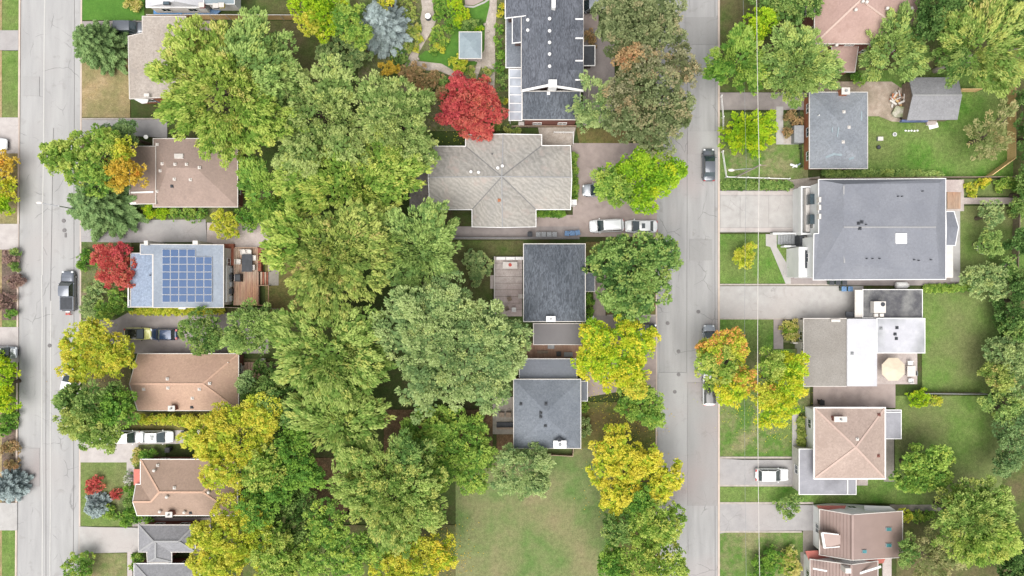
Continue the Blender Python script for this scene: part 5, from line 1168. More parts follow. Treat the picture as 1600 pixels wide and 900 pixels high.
for lab, D, h_, p_ in [
 ('dark green globe shrub left of the small scarlet japanese maple', [(135, 405, 16), (128, 415, 10)], 1.6, 'green'),
 ('bright green shrub mound below the small scarlet japanese maple', [(178, 474, 22), (160, 485, 14)], 2.4, 'bright'),
 ('grey green shrubs between the pickup truck and the green mound', [(140, 462, 16), (138, 482, 14), (152, 450, 12)], 1.6, 'sage'),
 ('round yellow green shrub at the end of the drive beside the mauve house', [(349, 350, 23)], 3, 'gold'),
 ('yellow green shrub left of the gravel drive below the mauve house', [(235, 330, 12), (250, 331, 12)], 1.5, 'vivid'),
 ('deep green shrub along the south wall of the mauve house', [(275, 333, 11), (295, 334, 12), (312, 336, 10)], 1.4, 'bright'),
 ('deep green shrubs right of the round yellow green shrub', [(382, 342, 18), (400, 335, 14)], 2.4, 'green'),
 ('ball shaped green tree at the bottom left beside the pale path', [(120, 890, 25)], 3.2, 'bright'),
 ('red leaved shrub on the front lawn of the brown roofed house', [(146, 757, 14)], 1.3, 'red'),
 ('small rust red shrub beside the stone bed', [(180, 772, 8)], .9, 'red'),
 ('white flowering shrub beside the red porch roof', [(199, 749, 8)], 1.1, 'flower'),
 ('round green shrub below the white flowering shrub', [(201, 766, 9)], 1.3, 'green'),
 ('second round green shrub in the column by the brown roof', [(203, 783, 9)], 1.3, 'mid'),
 ('green shrub at the foot of the column by the brown roof', [(203, 799, 10)], 1.2, 'green'),
 ('green shrub right of the blue spruce', [(172, 800, 12), (184, 808, 8)], 1.0, 'bright'),
 ('low dark green hedge plants along the front garden border', [(195, 813, 10), (213, 811, 10), (230, 812, 8)], 1.0, 'green'),
 ('yellow flowering shrub beside the white sedan drive', [(213, 706, 7), (213, 718, 7)], 1.3, 'yflower'),
 ('dark green clipped shrub beside the white sedan drive', [(225, 708, 8), (238, 708, 7)], 1.3, 'green'),
 ('green shrub by the front wall of the small grey roofed house', [(212, 872, 9), (210, 885, 8)], 1.2, 'bright'),
 ('yellow flowering bush at the top left lawn', [(203, 5, 10), (212, 9, 7)], 1.4, 'yflower'),
 ('orange yellow round shrub beside the big pale green maples', [(606, 108, 17)], 3, 'amber'),
 ('golden ball shrub at the corner of the gazebo', [(716, 97, 14)], 2.4, 'gold'),
 ('rusty brown hedge left of the large scarlet maple', [(650, 120, 22), (672, 130, 20), (688, 145, 14), (635, 115, 14)], 2.4, 'rust'),
 ('dark green shrub under the rusty hedge', [(665, 150, 16), (690, 130, 10)], 2, 'mid'),
 ('sage shrub between the top lawn and the pale maples', [(535, 75, 34), (510, 85, 20), (560, 85, 18)], 4, 'sage'),
 ('pale round tree on the dark lawn left of the deck', [(747, 412, 22), (742, 430, 14)], 3.4, 'sage'),
 ('light green shrub by the fence behind the umbrella terrace', [(1437, 622, 16)], 2, 'vivid'),
 ('small yellow green shrub right of the light green one', [(1462, 625, 9)], 1.2, 'gold'),
 ('pale small tree beside the lower shared driveway', [(1235, 790, 20), (1230, 803, 10)], 3.2, 'palegreen'),
 ('yellow green small tree on the square front lawn', [(1163, 402, 18), (1172, 388, 12)], 3.4, 'gold'),
 ('white flowering shrub beside the beige gravel roof', [(1237, 513, 13), (1239, 525, 10)], 1.5, 'yflower'),
 ('cream flowering bush at the bottom beside the lower metal roof', [(1232, 872, 16), (1238, 890, 16)], 1.8, 'yflower'),
 ('deep green bush left of the cream flowering bush', [(1205, 880, 22), (1190, 895, 18)], 2.4, 'green'),
 ('yellow ball shrub at the corner of the brown metal roof', [(1415, 806, 11)], 1.6, 'gold'),
 ('green shrubs right of the yellow ball shrub', [(1436, 808, 12), (1450, 805, 9)], 1.4, 'bright'),
 ('yellow shrub behind the modern house beside the rear deck', [(1518, 292, 8), (1518, 301, 7)], 1.2, 'gold'),
 ('bright yellow shrub along the back fence', [(1540, 286, 9)], 1.3, 'yellow'),
 ('green shrub along the path at the right edge', [(1572, 286, 14), (1590, 292, 12)], 1.6, 'bright'),
 ('green shrub on the lawn below the leaning fence', [(1590, 335, 10)], 1.2, 'palegreen'),
 ('dark bush beside the entrance steps of the grey bungalow', [(1235, 182, 10), (1247, 190, 9), (1232, 205, 8)], 1.1, 'rust'),
 ('green bush at the end of the rose roofed wing', [(1343, 122, 11)], 1.8, 'bright'),
 ('dark green bush by the side door of the square charcoal house', [(920, 470, 8), (920, 485, 8), (921, 498, 7)], 1.4, 'green'),
 ('grey green bush right of the slate roofed house', [(914, 662, 10), (915, 675, 9)], 1.6, 'sage'),
 ('bright green bush under the porch of the slate roofed house', [(913, 636, 8)], 1.2, 'bright'),
 ('small shrub with orange leaves on the yard by the charcoal long roof', [(920, 55, 10), (926, 66, 8)], 1.8, 'rust'),
]: bush(lab, D, h_, p_, group=G4)
conifer('blue spruce at the street corner of the flower garden', 143, 794, 20, 3.6, 'blue', group=G3, droop=.15, dens=1.9, leaf=.2, name='blue_spruce')
conifer('large blue spruce at the top edge beside the golden crowned tree', 592, 28, 46, 9, 'blue', group=G3, droop=.2, dens=1.5, leaf=.3, name='blue_spruce')
conifer('blue spruce at the left edge above the pale driveway', 4, 765, 28, 5, 'blue', group=G3, droop=.15, dens=1.4, leaf=.26, name='blue_spruce')
tree('thin pine with bare radiating branches beside the charcoal long roof', 922, 152,
     [(918, 128, 15), (905, 168, 18), (935, 172, 20), (945, 145, 16), (918, 182, 20), (950, 190, 14)], 9, 'sage', name='pine_tree', group=G3, leaf=.24, clump=.55, trunk=.16, bark='barkpale', limbs=12, ls=1.1, spray=.3, zb=5)
tree('yellow green tree at the top edge left of the blue spruce', 505, 20,
     [(505, 15, 38), (475, 5, 28), (540, 30, 32, 'bright'), (560, 55, 18, 'bright'), (485, 35, 20, 'gold')], 9, 'vivid', group=G1, leaf=.28, clump=.65, accent=.25)
tree('golden tree at the very top edge beside the blue spruce', 606, -8, [(606, -6, 18)], 9, 'yellow', group=G1, leaf=.28, clump=.6)
# garden beds of the winding lawn
for lab, D, h_, p_ in [
 ('mixed green perennials left of the gravel loop', [(640, 20, 14), (644, 45, 14), (640, 70, 12), (636, 5, 12)], 1.4, 'olive'),
 ('yellowish perennials along the left side of the gravel loop', [(655, 60, 7), (650, 76, 7), (653, 45, 6)], .9, 'gold'),
 ('dark green shrubs near the small path stones', [(622, 78, 14), (615, 95, 10), (630, 96, 9)], 1.4, 'mid'),
 ('tall green shrubs right of the gravel loop', [(695, 20, 16), (688, 5, 14), (700, 38, 12)], 2.2, 'green'),
 ('lime yellow shrub at the top of the winding lawn', [(718, 18, 14), (712, 2, 14), (714, 34, 8)], 2.2, 'vivid'),
 ('mixed flowers between the gravel loop and the winding lawn', [(684, 52, 11), (680, 66, 10), (692, 62, 9), (678, 78, 7)], 1.0, 'bright'),
 ('yellow flowers on the bank of the winding lawn', [(702, 44, 6), (693, 74, 7), (683, 72, 5)], .8, 'gold'),
 ('green shrubs above the gazebo', [(730, 36, 11), (743, 38, 9), (748, 43, 6, 'vivid')], 1.4, 'mid'),
 ('yellow leaved shrub left of the charcoal long roof', [(783, 10, 6), (782, 20, 5)], 1.6, 'yellow'),
 ('green shrub row left of the charcoal long roof', [(782, 45, 9), (780, 65, 9), (783, 85, 9), (780, 105, 10)], 1.5, 'green'),
 ('dark green shrub row beside the sunroom', [(784, 122, 9), (786, 138, 8), (783, 155, 7)], 1.4, 'mid'),
 ('yellow flowers beside the sunroom', [(790, 158, 5), (778, 157, 4)], .8, 'gold'),
 ('greens between the forked gravel paths', [(762, 112, 7), (760, 125, 6), (737, 110, 7), (740, 120, 6)], .9, 'olive'),
 ('green border plants below the sunroom', [(775, 198, 9), (795, 203, 7), (808, 202, 8)], 1.0, 'olive'),
]: bush(lab, D, h_, p_, group=G4, leaf=.2, clump=.3, accent=.25)
# left edge and hedges
tree('yellow tree at the left edge beside the dry lawn', 3, 285, [(-4, 262, 24, 'amber'), (-4, 295, 24), (-2, 320, 17, 'vivid')], 3.6, 'yellow', group=G2, leaf=.30, clump=.65)
tree('yellow green tree at the left edge below the silver car', 5, 600, [(0, 595, 26), (2, 625, 24), (-5, 570, 20)], 4, 'vivid', group=G2, leaf=.30, clump=.65, accent=.3)
bush('dry purple shrub at the left edge above the street bed', [(12, 405, 14), (20, 440, 14), (6, 470, 18), (18, 490, 9, 'green')], 1.4, 'purple', group=G4, gap=.3)
bush('green shrub with pale flowers at the left kerb', [(22, 415, 7), (24, 395, 6)], 1.0, 'mid', group=G4)
bush('bronze shrub at the left edge above the blue spruce', [(14, 700, 13), (18, 725, 10)], 1.2, 'rust', group=G4)
bush('dark green shrub at the left edge above the bronze shrub', [(8, 665, 16), (18, 650, 8)], 1.4, 'green', group=G4)
hedge('yellow green hedge between the terracotta roof and the white sedan', [(215, 656), (300, 657), (395, 650)], 13, 1.8, 'gold')
hedge('clipped green hedge along the east wall of the taupe bungalow', [(896, 243), (896, 312)], 9, 1.1, 'bright')
hedge('low green hedge south of the taupe bungalow', [(842, 333), (880, 333)], 6, .7, 'green')
hedge('low olive planting below the solar panelled house', [(206, 484), (250, 486), (345, 484)], 8, .7, 'gold')
hedge('dark hedge along the right edge of the long lawns', [(1560, 470), (1572, 530)], 20, 3, 'dark')
hedge('green planting under the carport edge', [(1448, 451), (1520, 449)], 6, .8, 'bright')
hedge('green planting below the white rail fence', [(1130, 288), (1235, 290)], 9, .7, 'mid')
hedge('mixed planting below the grey bungalow', [(1290, 270), (1360, 272), (1470, 273)], 8, .7, 'palegreen')
hedge('dark green tangle between the dark roofed house yards', [(395, 575), (440, 585)], 24, 3, 'mid')
hedge('green planting at the front of the modern house', [(1240, 395), (1240, 420)], 8, .9, 'green')
hedge('planting strip beside the white front wall', [(1252, 655), (1252, 695)], 6, .7, 'olive')
# ---------------------------------------------------------------- vehicles
PAINT = {k: plain('car_paint_'+k, c, .03, 1, .25, m, .5, 1.0) for k, c, m in (
    ('white', (.80, .81, .82), 0), ('silver', (.42, .45, .49), .3), ('dark', (.035, .04, .048), .2), ('grey', (.16, .175, .20), .4),
    ('navy', (.025, .05, .12), .3), ('yellow', (.80, .78, .26), 0), ('black', (.012, .013, .015), 0), ('pewter', (.22, .24, .28), .4))}
def loft(mb, st, n_mirror=True):
    """st: (x, half width, z bottom, z side, z top) stations -> closed rounded shell"""
    ring = []
    for x, w_, zb, zs, zt in st:
        half = [(w_*.82, zb), (w_*.97, zb+.10), (w_, (zb+zs)/2), (w_*.985, zs), (w_*.90, zs+(zt-zs)*.72), (w_*.55, zt-.01), (0, zt)]
        full = [(-y, z) for y, z in half]+[(y, z) for y, z in half[::-1][1:]]
        ring.append([(x, y, z) for y, z in full])
    m = len(ring[0]); vs = [p for r in ring for p in r]; fs = []
    for i in range(len(ring)-1):
        for k in range(m): fs.append((i*m+k, i*m+(k+1) % m, (i+1)*m+(k+1) % m, (i+1)*m+k))
    fs.append(tuple(range(m-1, -1, -1))); fs.append(tuple((len(ring)-1)*m+k for k in range(m)))
    return mb.add(vs, fs)
def car(label, px, py, ang, kind='sedan', paint='white', roofpaint=None, L=4.7, W=1.82, z=.012, name='car', cat='car', sunroof=False, rack=False, group='parked cars'):
    """front points along ang (degrees, 0 = right in the photo, 90 = up)"""
    x, y, _ = P(px, py, 1.0); rz = math.radians(ang)
    root = thing(name, label, cat, (x, y, z), group, rz)
    tall = kind in ('suv', 'pickup', 'van'); b = .95 if tall else .84; hoodz = .98 if tall else .86; rz_ = 1.72 if tall else (1.5 if kind == 'hatch' else 1.44)
    h = L/2; w2 = W/2; zb = .22
    if kind == 'sedan': xw0, xw1, xr1, xr0 = .27*L, .07*L, -.24*L, -.39*L
    elif kind == 'hatch': xw0, xw1, xr1, xr0 = .22*L, .04*L, -.35*L, -.43*L
    elif kind == 'pickup': xw0, xw1, xr1, xr0 = .22*L, .11*L, -.13*L, -.15*L
    else: xw0, xw1, xr1, xr0 = .26*L, .10*L, -.38*L, -.445*L
    tz = b+.06 if kind == 'sedan' else b
    st = [(-h, w2*.80, .35, .62, tz-.14), (-h+.08, w2*.92, .28, .66, tz-.04), (-h+.35, w2*.985, zb, .70, tz), (-L*.30, w2, zb, .72, tz+.01), (0, w2, zb, .72, b+.02),
          (xw0, w2, zb, .70, b), (h-.75, w2*.985, zb, .66, hoodz-.05), (h-.30, w2*.92, .26, .60, hoodz-.14), (h-.08, w2*.78, .30, .52, hoodz-.24), (h, w2*.62, .36, .50, hoodz-.34)]
    if kind == 'pickup': st = [s_ for s_ in st if s_[0] > -L*.14]; st = [(-L*.155, w2, zb, .72, b), (-L*.14, w2, zb, .72, b)]+[s_ for s_ in st if s_[0] > -.1]
    body = loft(MB(), st).obj('body', PAINT[paint], root, smooth=True, org=(0, 0, 0)); body.parent = root
    ww = w2*.90; wr = w2*.74
    A = [(xw0, -ww), (xw0, ww), (xr0, ww), (xr0, -ww)]; B = [(xw1, -wr), (xw1, wr), (xr1, wr), (xr1, -wr)]
    zl = b-.03; zt = rz_-.05
    lo = [(x_, y_, zl) for x_, y_ in A]; up = [(x_, y_, zt) for x_, y_ in B]
    def quad(nm, i, j, mat_):
        return MB().add([lo[i], lo[j], up[j], up[i]], [(3, 2, 1, 0)]).obj(nm, mat_, root, org=(0, 0, 0))
    quad('windshield', 0, 1, 'carglass'); quad('side_window', 1, 2, 'carglass'); quad('rear_window', 2, 3, 'carglass'); quad('side_window', 3, 0, 'carglass')
    rp = PAINT[roofpaint or paint]
    R_ = MB(); n = 7; pts = []
    for i in range(n+1):                                          # a slightly domed roof skin
        t = i/n; xx = xw1+.06+(xr1-.06-xw1-.06)*t; e = 1-.10*abs(2*t-1)**4; dz = .07*(1-(2*t-1)**2)
        for k in range(5):
            s_ = (k/4*2-1); pts.append((xx, s_*(wr+.03)*e, zt+.012+dz*.6+.045*(1-s_*s_)))
    fs = [(i*5+k, i*5+k+1, (i+1)*5+k+1, (i+1)*5+k) for i in range(n) for k in range(4)]
    R_.add(pts, fs).obj('roof', rp, root, smooth=True, org=(0, 0, 0))
    pl = MB()
    for i in range(4): pl.tube([lo[i], up[i]], .035, 5)
    for sy in (-1, 1):
        xm = (xw1+xr1)/2; pl.tube([(xm, sy*ww, zl), (xm, sy*wr, zt)], .03, 5); pl.tube([(xw1, sy*wr, zt), (xr1, sy*wr, zt)], .03, 5)
    pl.obj('window_pillars', rp, root, org=(0, 0, 0))
    for sy in (-1, 1):
        MB().blob((xw0-.25, sy*(w2+.08), b+.03), .09, .11, .07, 6, 4).obj('mirror', PAINT[paint if roofpaint is None else roofpaint], root, org=(0, 0, 0))
        MB().blob((h-.20, sy*w2*.66, hoodz-.26), .18, .20, .09, 7, 5).obj('headlight', 'lamp_clear', root, org=(0, 0, 0))
        MB().box(-h-.01, sy*w2*.50, .62, -h+.22, sy*w2*.86, .82).obj('tail_light', 'lamp_red', root, org=(0, 0, 0))
        for xx in (h-.88, -h+.85):
            yy = sy*(w2-.13)
            wl = MB().tube([(xx, yy-.11, .33), (xx, yy+.11, .33)], .33, 14).obj('wheel', 'tyre', root, org=(0, 0, 0))
            MB().tube([(xx, yy+sy*.10, .33), (xx, yy+sy*.122, .33)], .2, 10).obj('rim', 'rim', wl, org=(0, 0, 0))
    MB().box(h-.16, -w2*.5, .32, h+.015, w2*.5, .50).obj('front_grille', 'blackm', root, org=(0, 0, 0))
    MB().bar((h-.92, -w2*.86, hoodz-.025), (h-.92, w2*.86, hoodz-.025), .02, .03).obj('bonnet_gap', 'blackm', root, org=(0, 0, 0))
    MB().bar((xw0+.04, -w2*.8, b+.035), (xw0+.04, w2*.8, b+.035), .10, .03).obj('wiper_cowl', 'blackm', root, org=(0, 0, 0))
    if sunroof: MB().box(xw1-.75, -.36, zt+.05, xw1-.28, .36, zt+.115).obj('sunroof', 'carglass', root, org=(0, 0, 0))
    if rack:
        for sy in (-1, 1): MB().tube([(xw1-.15, sy*wr*.9, zt+.10), (xr1+.15, sy*wr*.9, zt+.10)], .025, 5).obj('roof_rail', 'greym' if rack == 1 else 'steel', root, org=(0, 0, 0))
    if kind == 'pickup':
        x0, x1 = -h, -L*.155
        bed = MB().box(x0, -w2, zb, x1, w2, .68); bed.box(x0, -w2, .68, x1, -w2+.10, 1.0).box(x0, w2-.10, .68, x1, w2, 1.0).box(x0, -w2+.10, .68, x0+.08, w2-.10, 1.0).box(x1-.06, -w2+.1, .68, x1, w2-.1, 1.02)
        bed.obj('bed', PAINT[paint], root, org=(0, 0, 0))
        MB().box(x0+.09, -w2+.11, .93, x1-.07, w2-.11, .97).obj('bed_cover', 'charcoal', root, org=(0, 0, 0))
        MB().box(x0-.12, -w2*.9, .38, x0-.005, w2*.9, .58).obj('rear_bumper', 'blackm', root, org=(0, 0, 0))
    return root
DV = .15
car('dark pickup truck with a covered bed parked on the left street', 104, 454, 90, 'pickup', 'pewter', L=5.7, W=1.98, name='pickup_truck', cat='pickup truck')
car('yellow hatchback with a black roof on the driveway beside the solar panelled house', 215, 521.5, 0, 'hatch', 'yellow', 'black', L=4.0, W=1.74, z=DV)
car('dark blue car nose to tail behind the yellow hatchback', 255, 522.5, 180, 'hatch', 'navy', L=3.9, W=1.72, z=DV)
car('white car on the left street, mostly under the dark green tree', 106, 600, 80, 'sedan', 'white', L=4.5)
car('white sedan with a sunroof on the pale driveway below the yellow hedge', 243, 683, 0, 'sedan', 'white', L=4.9, z=DV, sunroof=True)
car('white car behind the white sedan, half under the street tree', 198, 683, 0, 'suv', 'white', L=4.5, z=DV)
car('silver car on the pale driveway at the left edge of the photo', 2, 551, 0, 'sedan', 'silver', L=4.3, z=DV)
car('white car cut by the left edge above the dry lawn', -14, 225, 0, 'sedan', 'white', L=4.3, z=DV)
car('dark grey car on the short driveway at the upper left', 201, 43, 0, 'suv', 'grey', L=4.6, z=DV)
car('dark suv with a pale roof at the top edge beside the charcoal long roof', 925, 10, 180, 'suv', 'black', 'silver', L=4.4, z=DV)
car('silver car on the pinkish driveway with its rear under the lime tree', 934, 297, 180, 'hatch', 'silver', L=4.4, z=DV)
car('white suv with roof rails beside the row of bins', 948, 352.5, 183, 'suv', 'white', L=4.95, W=1.9, z=DV, rack=1)
car('white sedan parked behind the white suv next to the street', 1002, 353.5, 180, 'sedan', 'white', L=4.65, z=DV, sunroof=True)
car('dark grey sedan alone against the kerb of the right street', 1108.5, 257, 90, 'sedan', 'grey', L=4.7)
car('silver blue car on the right street, only its nose out of the orange maple', 1109, 532, 90, 'sedan', 'silver', L=4.5)
car('white suv on the right street with its tail out of the orange maple', 1109, 609, 90, 'suv', 'white', 'black', L=4.6)
car('white car with a dark rear window on the driveway of the rose roofed house', 1207, 742.5, 0, 'hatch', 'white', L=4.8, W=1.86, z=DV, sunroof=False)
car('dark car hidden under the lime yellow maple with only its corner in view', 1002, 515, 0, 'suv', 'black', L=4.5, z=DV)
car('white car by the garage corner under the lime yellow maple', 921, 512, 90, 'hatch', 'white', L=3.6, W=1.6, z=DV)
# ---------------------------------------------------------------- fences
def fence(label, pts, h, mat='oldwood', name='fence', cat='fence', board=True, post=.10, step=2.4, th=.05, top=None, rail=False, group=None, base=False):
    """pts are photo pixels of the top line (or of the foot when base)"""
    q = [PV(a, b, 0 if base else h) for a, b in pts]
    root = thing(name, label, cat, (q[0].x, q[0].y, 0), group)
    for a, b in zip(q, q[1:]):
        a2 = Vector((a.x, a.y, 0)); b2 = Vector((b.x, b.y, 0)); L = (b2-a2).length; n = max(1, round(L/step)); d = (b2-a2)/n
        for k in range(n):
            p = a2+d*k; e = a2+d*(k+1)
            MB().box(p.x-post/2, p.y-post/2, 0, p.x+post/2, p.y+post/2, h+.06).obj('post', top or mat, root)
            if rail:
                for zz in (h*.45, h*.9): MB().bar((p.x, p.y, zz), (e.x, e.y, zz), .05, .12).obj('rail', mat, root)
            else:
                mb = MB(); m = max(2, int((e-p).length/.16)); s_ = (e-p)/m
                nrm = Vector((-s_.y, s_.x, 0)).normalized()
                for j in range(m):
                    u = p+s_*(j+.04)+nrm*(.012*(j % 2)); v_ = p+s_*(j+.96)+nrm*(.012*(j % 2))
                    mb.bar((u.x, u.y, h*.5), (v_.x, v_.y, h*.5), th*.5, h*.98-.05*(j % 3 == 0)*.3)
                o = mb.obj('board_panel', mat, root, kind='stuff')
                MB().bar((p.x, p.y, h+.0), (e.x, e.y, h+.0), .09, .05).obj('top_rail', top or mat, root)
    e = q[-1]; MB().box(e.x-post/2, e.y-post/2, 0, e.x+post/2, e.y+post/2, h+.06).obj('post', top or mat, root)
    return root
FG = 'garden fences'
fence('reddish board fence with a pale top rail at the top, behind the huge maple', [(229, 23), (352, 23), (466, 23.5)], 1.8, 'wood', top='offwhite', group=FG)
fence('new honey coloured timber fence along the right end of the bright lawn', [(1587, 132), (1587, 247), (1551, 273)], 1.8, 'wood', group=FG)
fence('short new timber fence with a wide cap right of the grey shed', [(1503, 139), (1534, 139)], 1.6, 'wood', group=FG)
fence('dark board fence between the bright lawn and the modern house', [(1270, 279), (1480, 276.5), (1585, 276)], 1.2, 'oldwood', group=FG)
fence('dark board fence along the foot of the long lawn behind the terrace', [(1446, 615), (1542, 616)], 1.6, 'oldwood', top='greym', group=FG)
fence('dark board fence at the right edge of the back lawns', [(1595, 300), (1590, 450)], 1.5, 'oldwood', group=FG)
fence('thin dark fence between the taupe bungalow and the charcoal square roof', [(700, 371.5), (905, 372)], 1.2, 'blackm', group=FG, top='greym')
fence('picket fence with pale tops between the charcoal long roof and the bungalow', [(800, 197), (905, 196.5)], 1.1, 'oldwood', top='decktan', group=FG)
fence('dark fence left of the dark lawn beside the deck', [(700, 374), (700, 440)], 1.2, 'oldwood', group=FG)
fence('grey fence below the slate roofed house patio', [(856, 711), (895, 713), (896, 702)], 1.3, 'oldwood', top='decktan', group=FG)
fence('dark fence behind the terracotta roofed house', [(345, 480), (440, 483)], 1.4, 'oldwood', group=FG)
fence('white rail fence round the corner of the street lawn', [(1130, 236), (1136, 276), (1234, 279)], .9, 'white', rail=True, step=3.2, post=.16, group=FG)
fence('short white rail fence beside the street at the dark driveway', [(1128, 149), (1131, 182), (1131, 200)], .9, 'white', rail=True, step=3.0, post=.16, group=FG)
fence('dark rail along the front of the grey bungalow', [(1249, 172), (1254, 260)], 1.0, 'blackm', rail=True, step=2.6, group=FG)
fence('white frame fence round the small gravel yard of the taupe bungalow', [(866, 206), (896, 206), (896, 224)], 1.0, 'white', rail=True, step=1.6, group=FG)
# ---------------------------------------------------------------- poles and wires
def pole(label, bx, by, h, head=None, arm=None, mat='oldwood', name='utility_pole', cat='utility pole', r=.14, group=None):
    x, y, _ = P(bx, by, 0); root = thing(name, label, cat, (x, y, 0), group)
    MB().tube([(x, y, -.2), (x, y, h)], [r, r*.75], 9).obj('pole', mat, root)
    if head:
        hx, hy, hz = head; p = PV(hx, hy, hz); a = Vector((x, y, hz-.5)); m = (a+p)/2; m.z = hz+.05
        MB().tube([a, m, p], .06, 6).obj('lamp_arm', 'steel', root)
        d = (p-a); d.z = 0; d.normalize(); e = p+d*.75
        MB().blob(tuple((p+e)/2), .48 if abs(d.x) > .5 else .2, .2 if abs(d.x) > .5 else .48, .1, 9, 5).obj('lamp_head', 'offwhite', root)
    return root
PL = pole('wooden utility pole with a street lamp arm at the corner of the white rail fence', 1149, 277, 10, (1147, 265.5, 7.6), mat='barkpale', group='utility poles')
x, y, _ = P(1149, 277, 0)
MB().bar((x-.2, y, 9.6), (x+.9, y, 9.6), .1, .1).obj('crossarm', 'oldwood', PL)
pole('street lamp pole with a white arm over the left street beside the conifer', 152, 333, 8.4, (66, 317.5, 8.3), name='street_lamp', cat='street lamp', mat='steel', r=.1)
def wire(label, pts, r, mat='offwhite'):
    q = [PV(*p) for p in pts]; out = []
    for a, b in zip(q, q[1:]):
        for k in range(24):
            t = k/24; p = a.lerp(b, t); p.z -= 1.0*(4*t*(1-t))*(a-b).length/60; out.append(p)
    out.append(q[-1])
    x, y, z = out[0]
    o = MB().tube(out, r, 5).obj('power_line', mat, None, org=(x, y, z)); tag(o, label, 'power line', 'overhead wires')
wire('bright power line crossing the whole photo from top to bottom right of the street', [(1185.5, -420, 10), (1186.3, 258, 10), (1192.5, 1130, 10)], .035)
wire('faint lower cable left of the bright power line', [(1163, -420, 6.8), (1166, 258, 6.8), (1171, 1130, 6.8)], .018, 'greym')
# ---------------------------------------------------------------- deck of the solar panelled house
D1 = thing('deck', 'timber deck with stairs and a railing behind the solar panelled house', 'deck', P(390, 430))
dz = .75
MB().pbox(350, 381, 365, 415, 0, dz+.03).obj('deck_floor', 'redwood', D1)
for k in range(13):
    MB().pbox(365+k*3.0, 388, 367.8+k*3.0, 477, .3, dz+.004*(k % 2)).obj('deck_board', 'decktan' if k % 3 else 'deckwood', D1)
MB().pbox(364.6, 388, 404.5, 477, .2, dz-.06).obj('deck_frame', 'oldwood', D1)
for k in range(5): MB().pbox(407+k*3.1, 425, 409.6+k*3.1, 445, 0, dz-.14*(k+.5)).obj('stair_step', 'redwood' if k % 2 else 'decktan', D1)
def rail(root, pts, z, h=.95, mat='decktan', nm='railing'):
    mb = MB(); q = [PV(a, b, z+h) for a, b in pts]
    for a, b in zip(q, q[1:]):
        mb.bar(a, b, .10, .06); n = max(1, int((b-a).length/.9))
        for k in range(n+1):
            p = a.lerp(b, k/n); mb.box(p.x-.04, p.y-.04, z, p.x+.04, p.y+.04, z+h)
    return mb.obj(nm, mat, root)
rail(D1, [(367, 387), (402, 387), (402, 424)], dz); rail(D1, [(402, 447), (402, 476)], dz)
rail(D1, [(406, 389), (419.5, 389), (419.5, 424)], 0, 1.0); rail(D1, [(405, 446), (419.5, 446), (419.5, 477), (403, 477)], 0, 1.0)
MB().pbox(403, 386, 408, 424, 0, dz+.1).obj('deck_bench', 'redwood', D1)
MB().pbox(352, 415, 355, 472, dz, 2.4).obj('door_frame', 'white', D1)
for k in range(5): MB().pbox(356.5, 418+k*11, 362, 426+k*11, dz, dz+.8+.15*(k % 2)).obj('planter', 'charcoal' if k % 2 else 'greym', D1)
def patio_table(label, px, py, w_, d_, z, mat='charcoal', name='patio_table', cat='table'):
    x, y, _ = P(px, py, z+.74); root = thing(name, label, cat, (x, y, z))
    MB().box(x-w_/2, y-d_/2, z+.70, x+w_/2, y+d_/2, z+.75).obj('table_top', mat, root)
    for sx in (-1, 1):
        for sy in (-1, 1): MB().box(x+sx*(w_/2-.1)-.03, y+sy*(d_/2-.1)-.03, z, x+sx*(w_/2-.1)+.03, y+sy*(d_/2-.1)+.03, z+.70).obj('leg', mat, root)
    return root
def patio_chair(label, px, py, rz, z, mat='offwhite', group=None, s=.6):
    x, y, _ = P(px, py, z+.5); root = thing('patio_chair', label, 'chair', (x, y, z), group, math.radians(rz)); O = (0, 0, 0)
    MB().box(-s/2, -s/2, .40, s/2, s/2, .47).obj('seat', mat, root, org=O); MB().box(-s/2, s/2-.06, .47, s/2, s/2, .90).obj('backrest', mat, root, org=O)
    for sx in (-1, 1):
        MB().box(sx*(s/2-.03)-.03, -s/2, .60, sx*(s/2-.03)+.03, s/2-.06, .64).obj('armrest', mat, root, org=O)
        for sy in (-1, 1): MB().box(sx*(s/2-.04)-.02, sy*(s/2-.04)-.02, 0, sx*(s/2-.04)+.02, sy*(s/2-.04)+.02, .40).obj('leg', mat, root, org=O)
    return root
DC = 'pale chairs round the dark deck table'
patio_table('large dark rectangular table on the timber deck', 386, 411, 1.5, 2.5, dz)
for lab, a, b, r_ in (('pale chair at the top left of the dark deck table', 380, 394, 10), ('pale chair at the top right of the dark deck table', 389, 394, 0),
    ('pale chair left of the dark deck table', 372, 409, 90), ('pale chair right of the dark deck table, the upper one', 397.5, 403, -90), ('pale chair right of the dark deck table, the lower one', 395.5, 418, -90)):
    patio_chair(lab, a, b, r_, dz, group=DC, s=.72)
g = thing('barbecue', 'black covered barbecue beside the doors on the timber deck', 'barbecue', P(371, 433, dz)[:2]+(dz,))
MB().pbox(367, 428, 376, 440, dz, dz+.9).obj('firebox', 'blackm', g); MB().pbox(367.6, 429, 375, 438, dz+.9, dz+1.1).obj('hood', 'charcoal', g); MB().bar(P(366.5, 429, dz+1.0), P(366.5, 439, dz+1.0), .04, .04).obj('handle', 'steel', g)
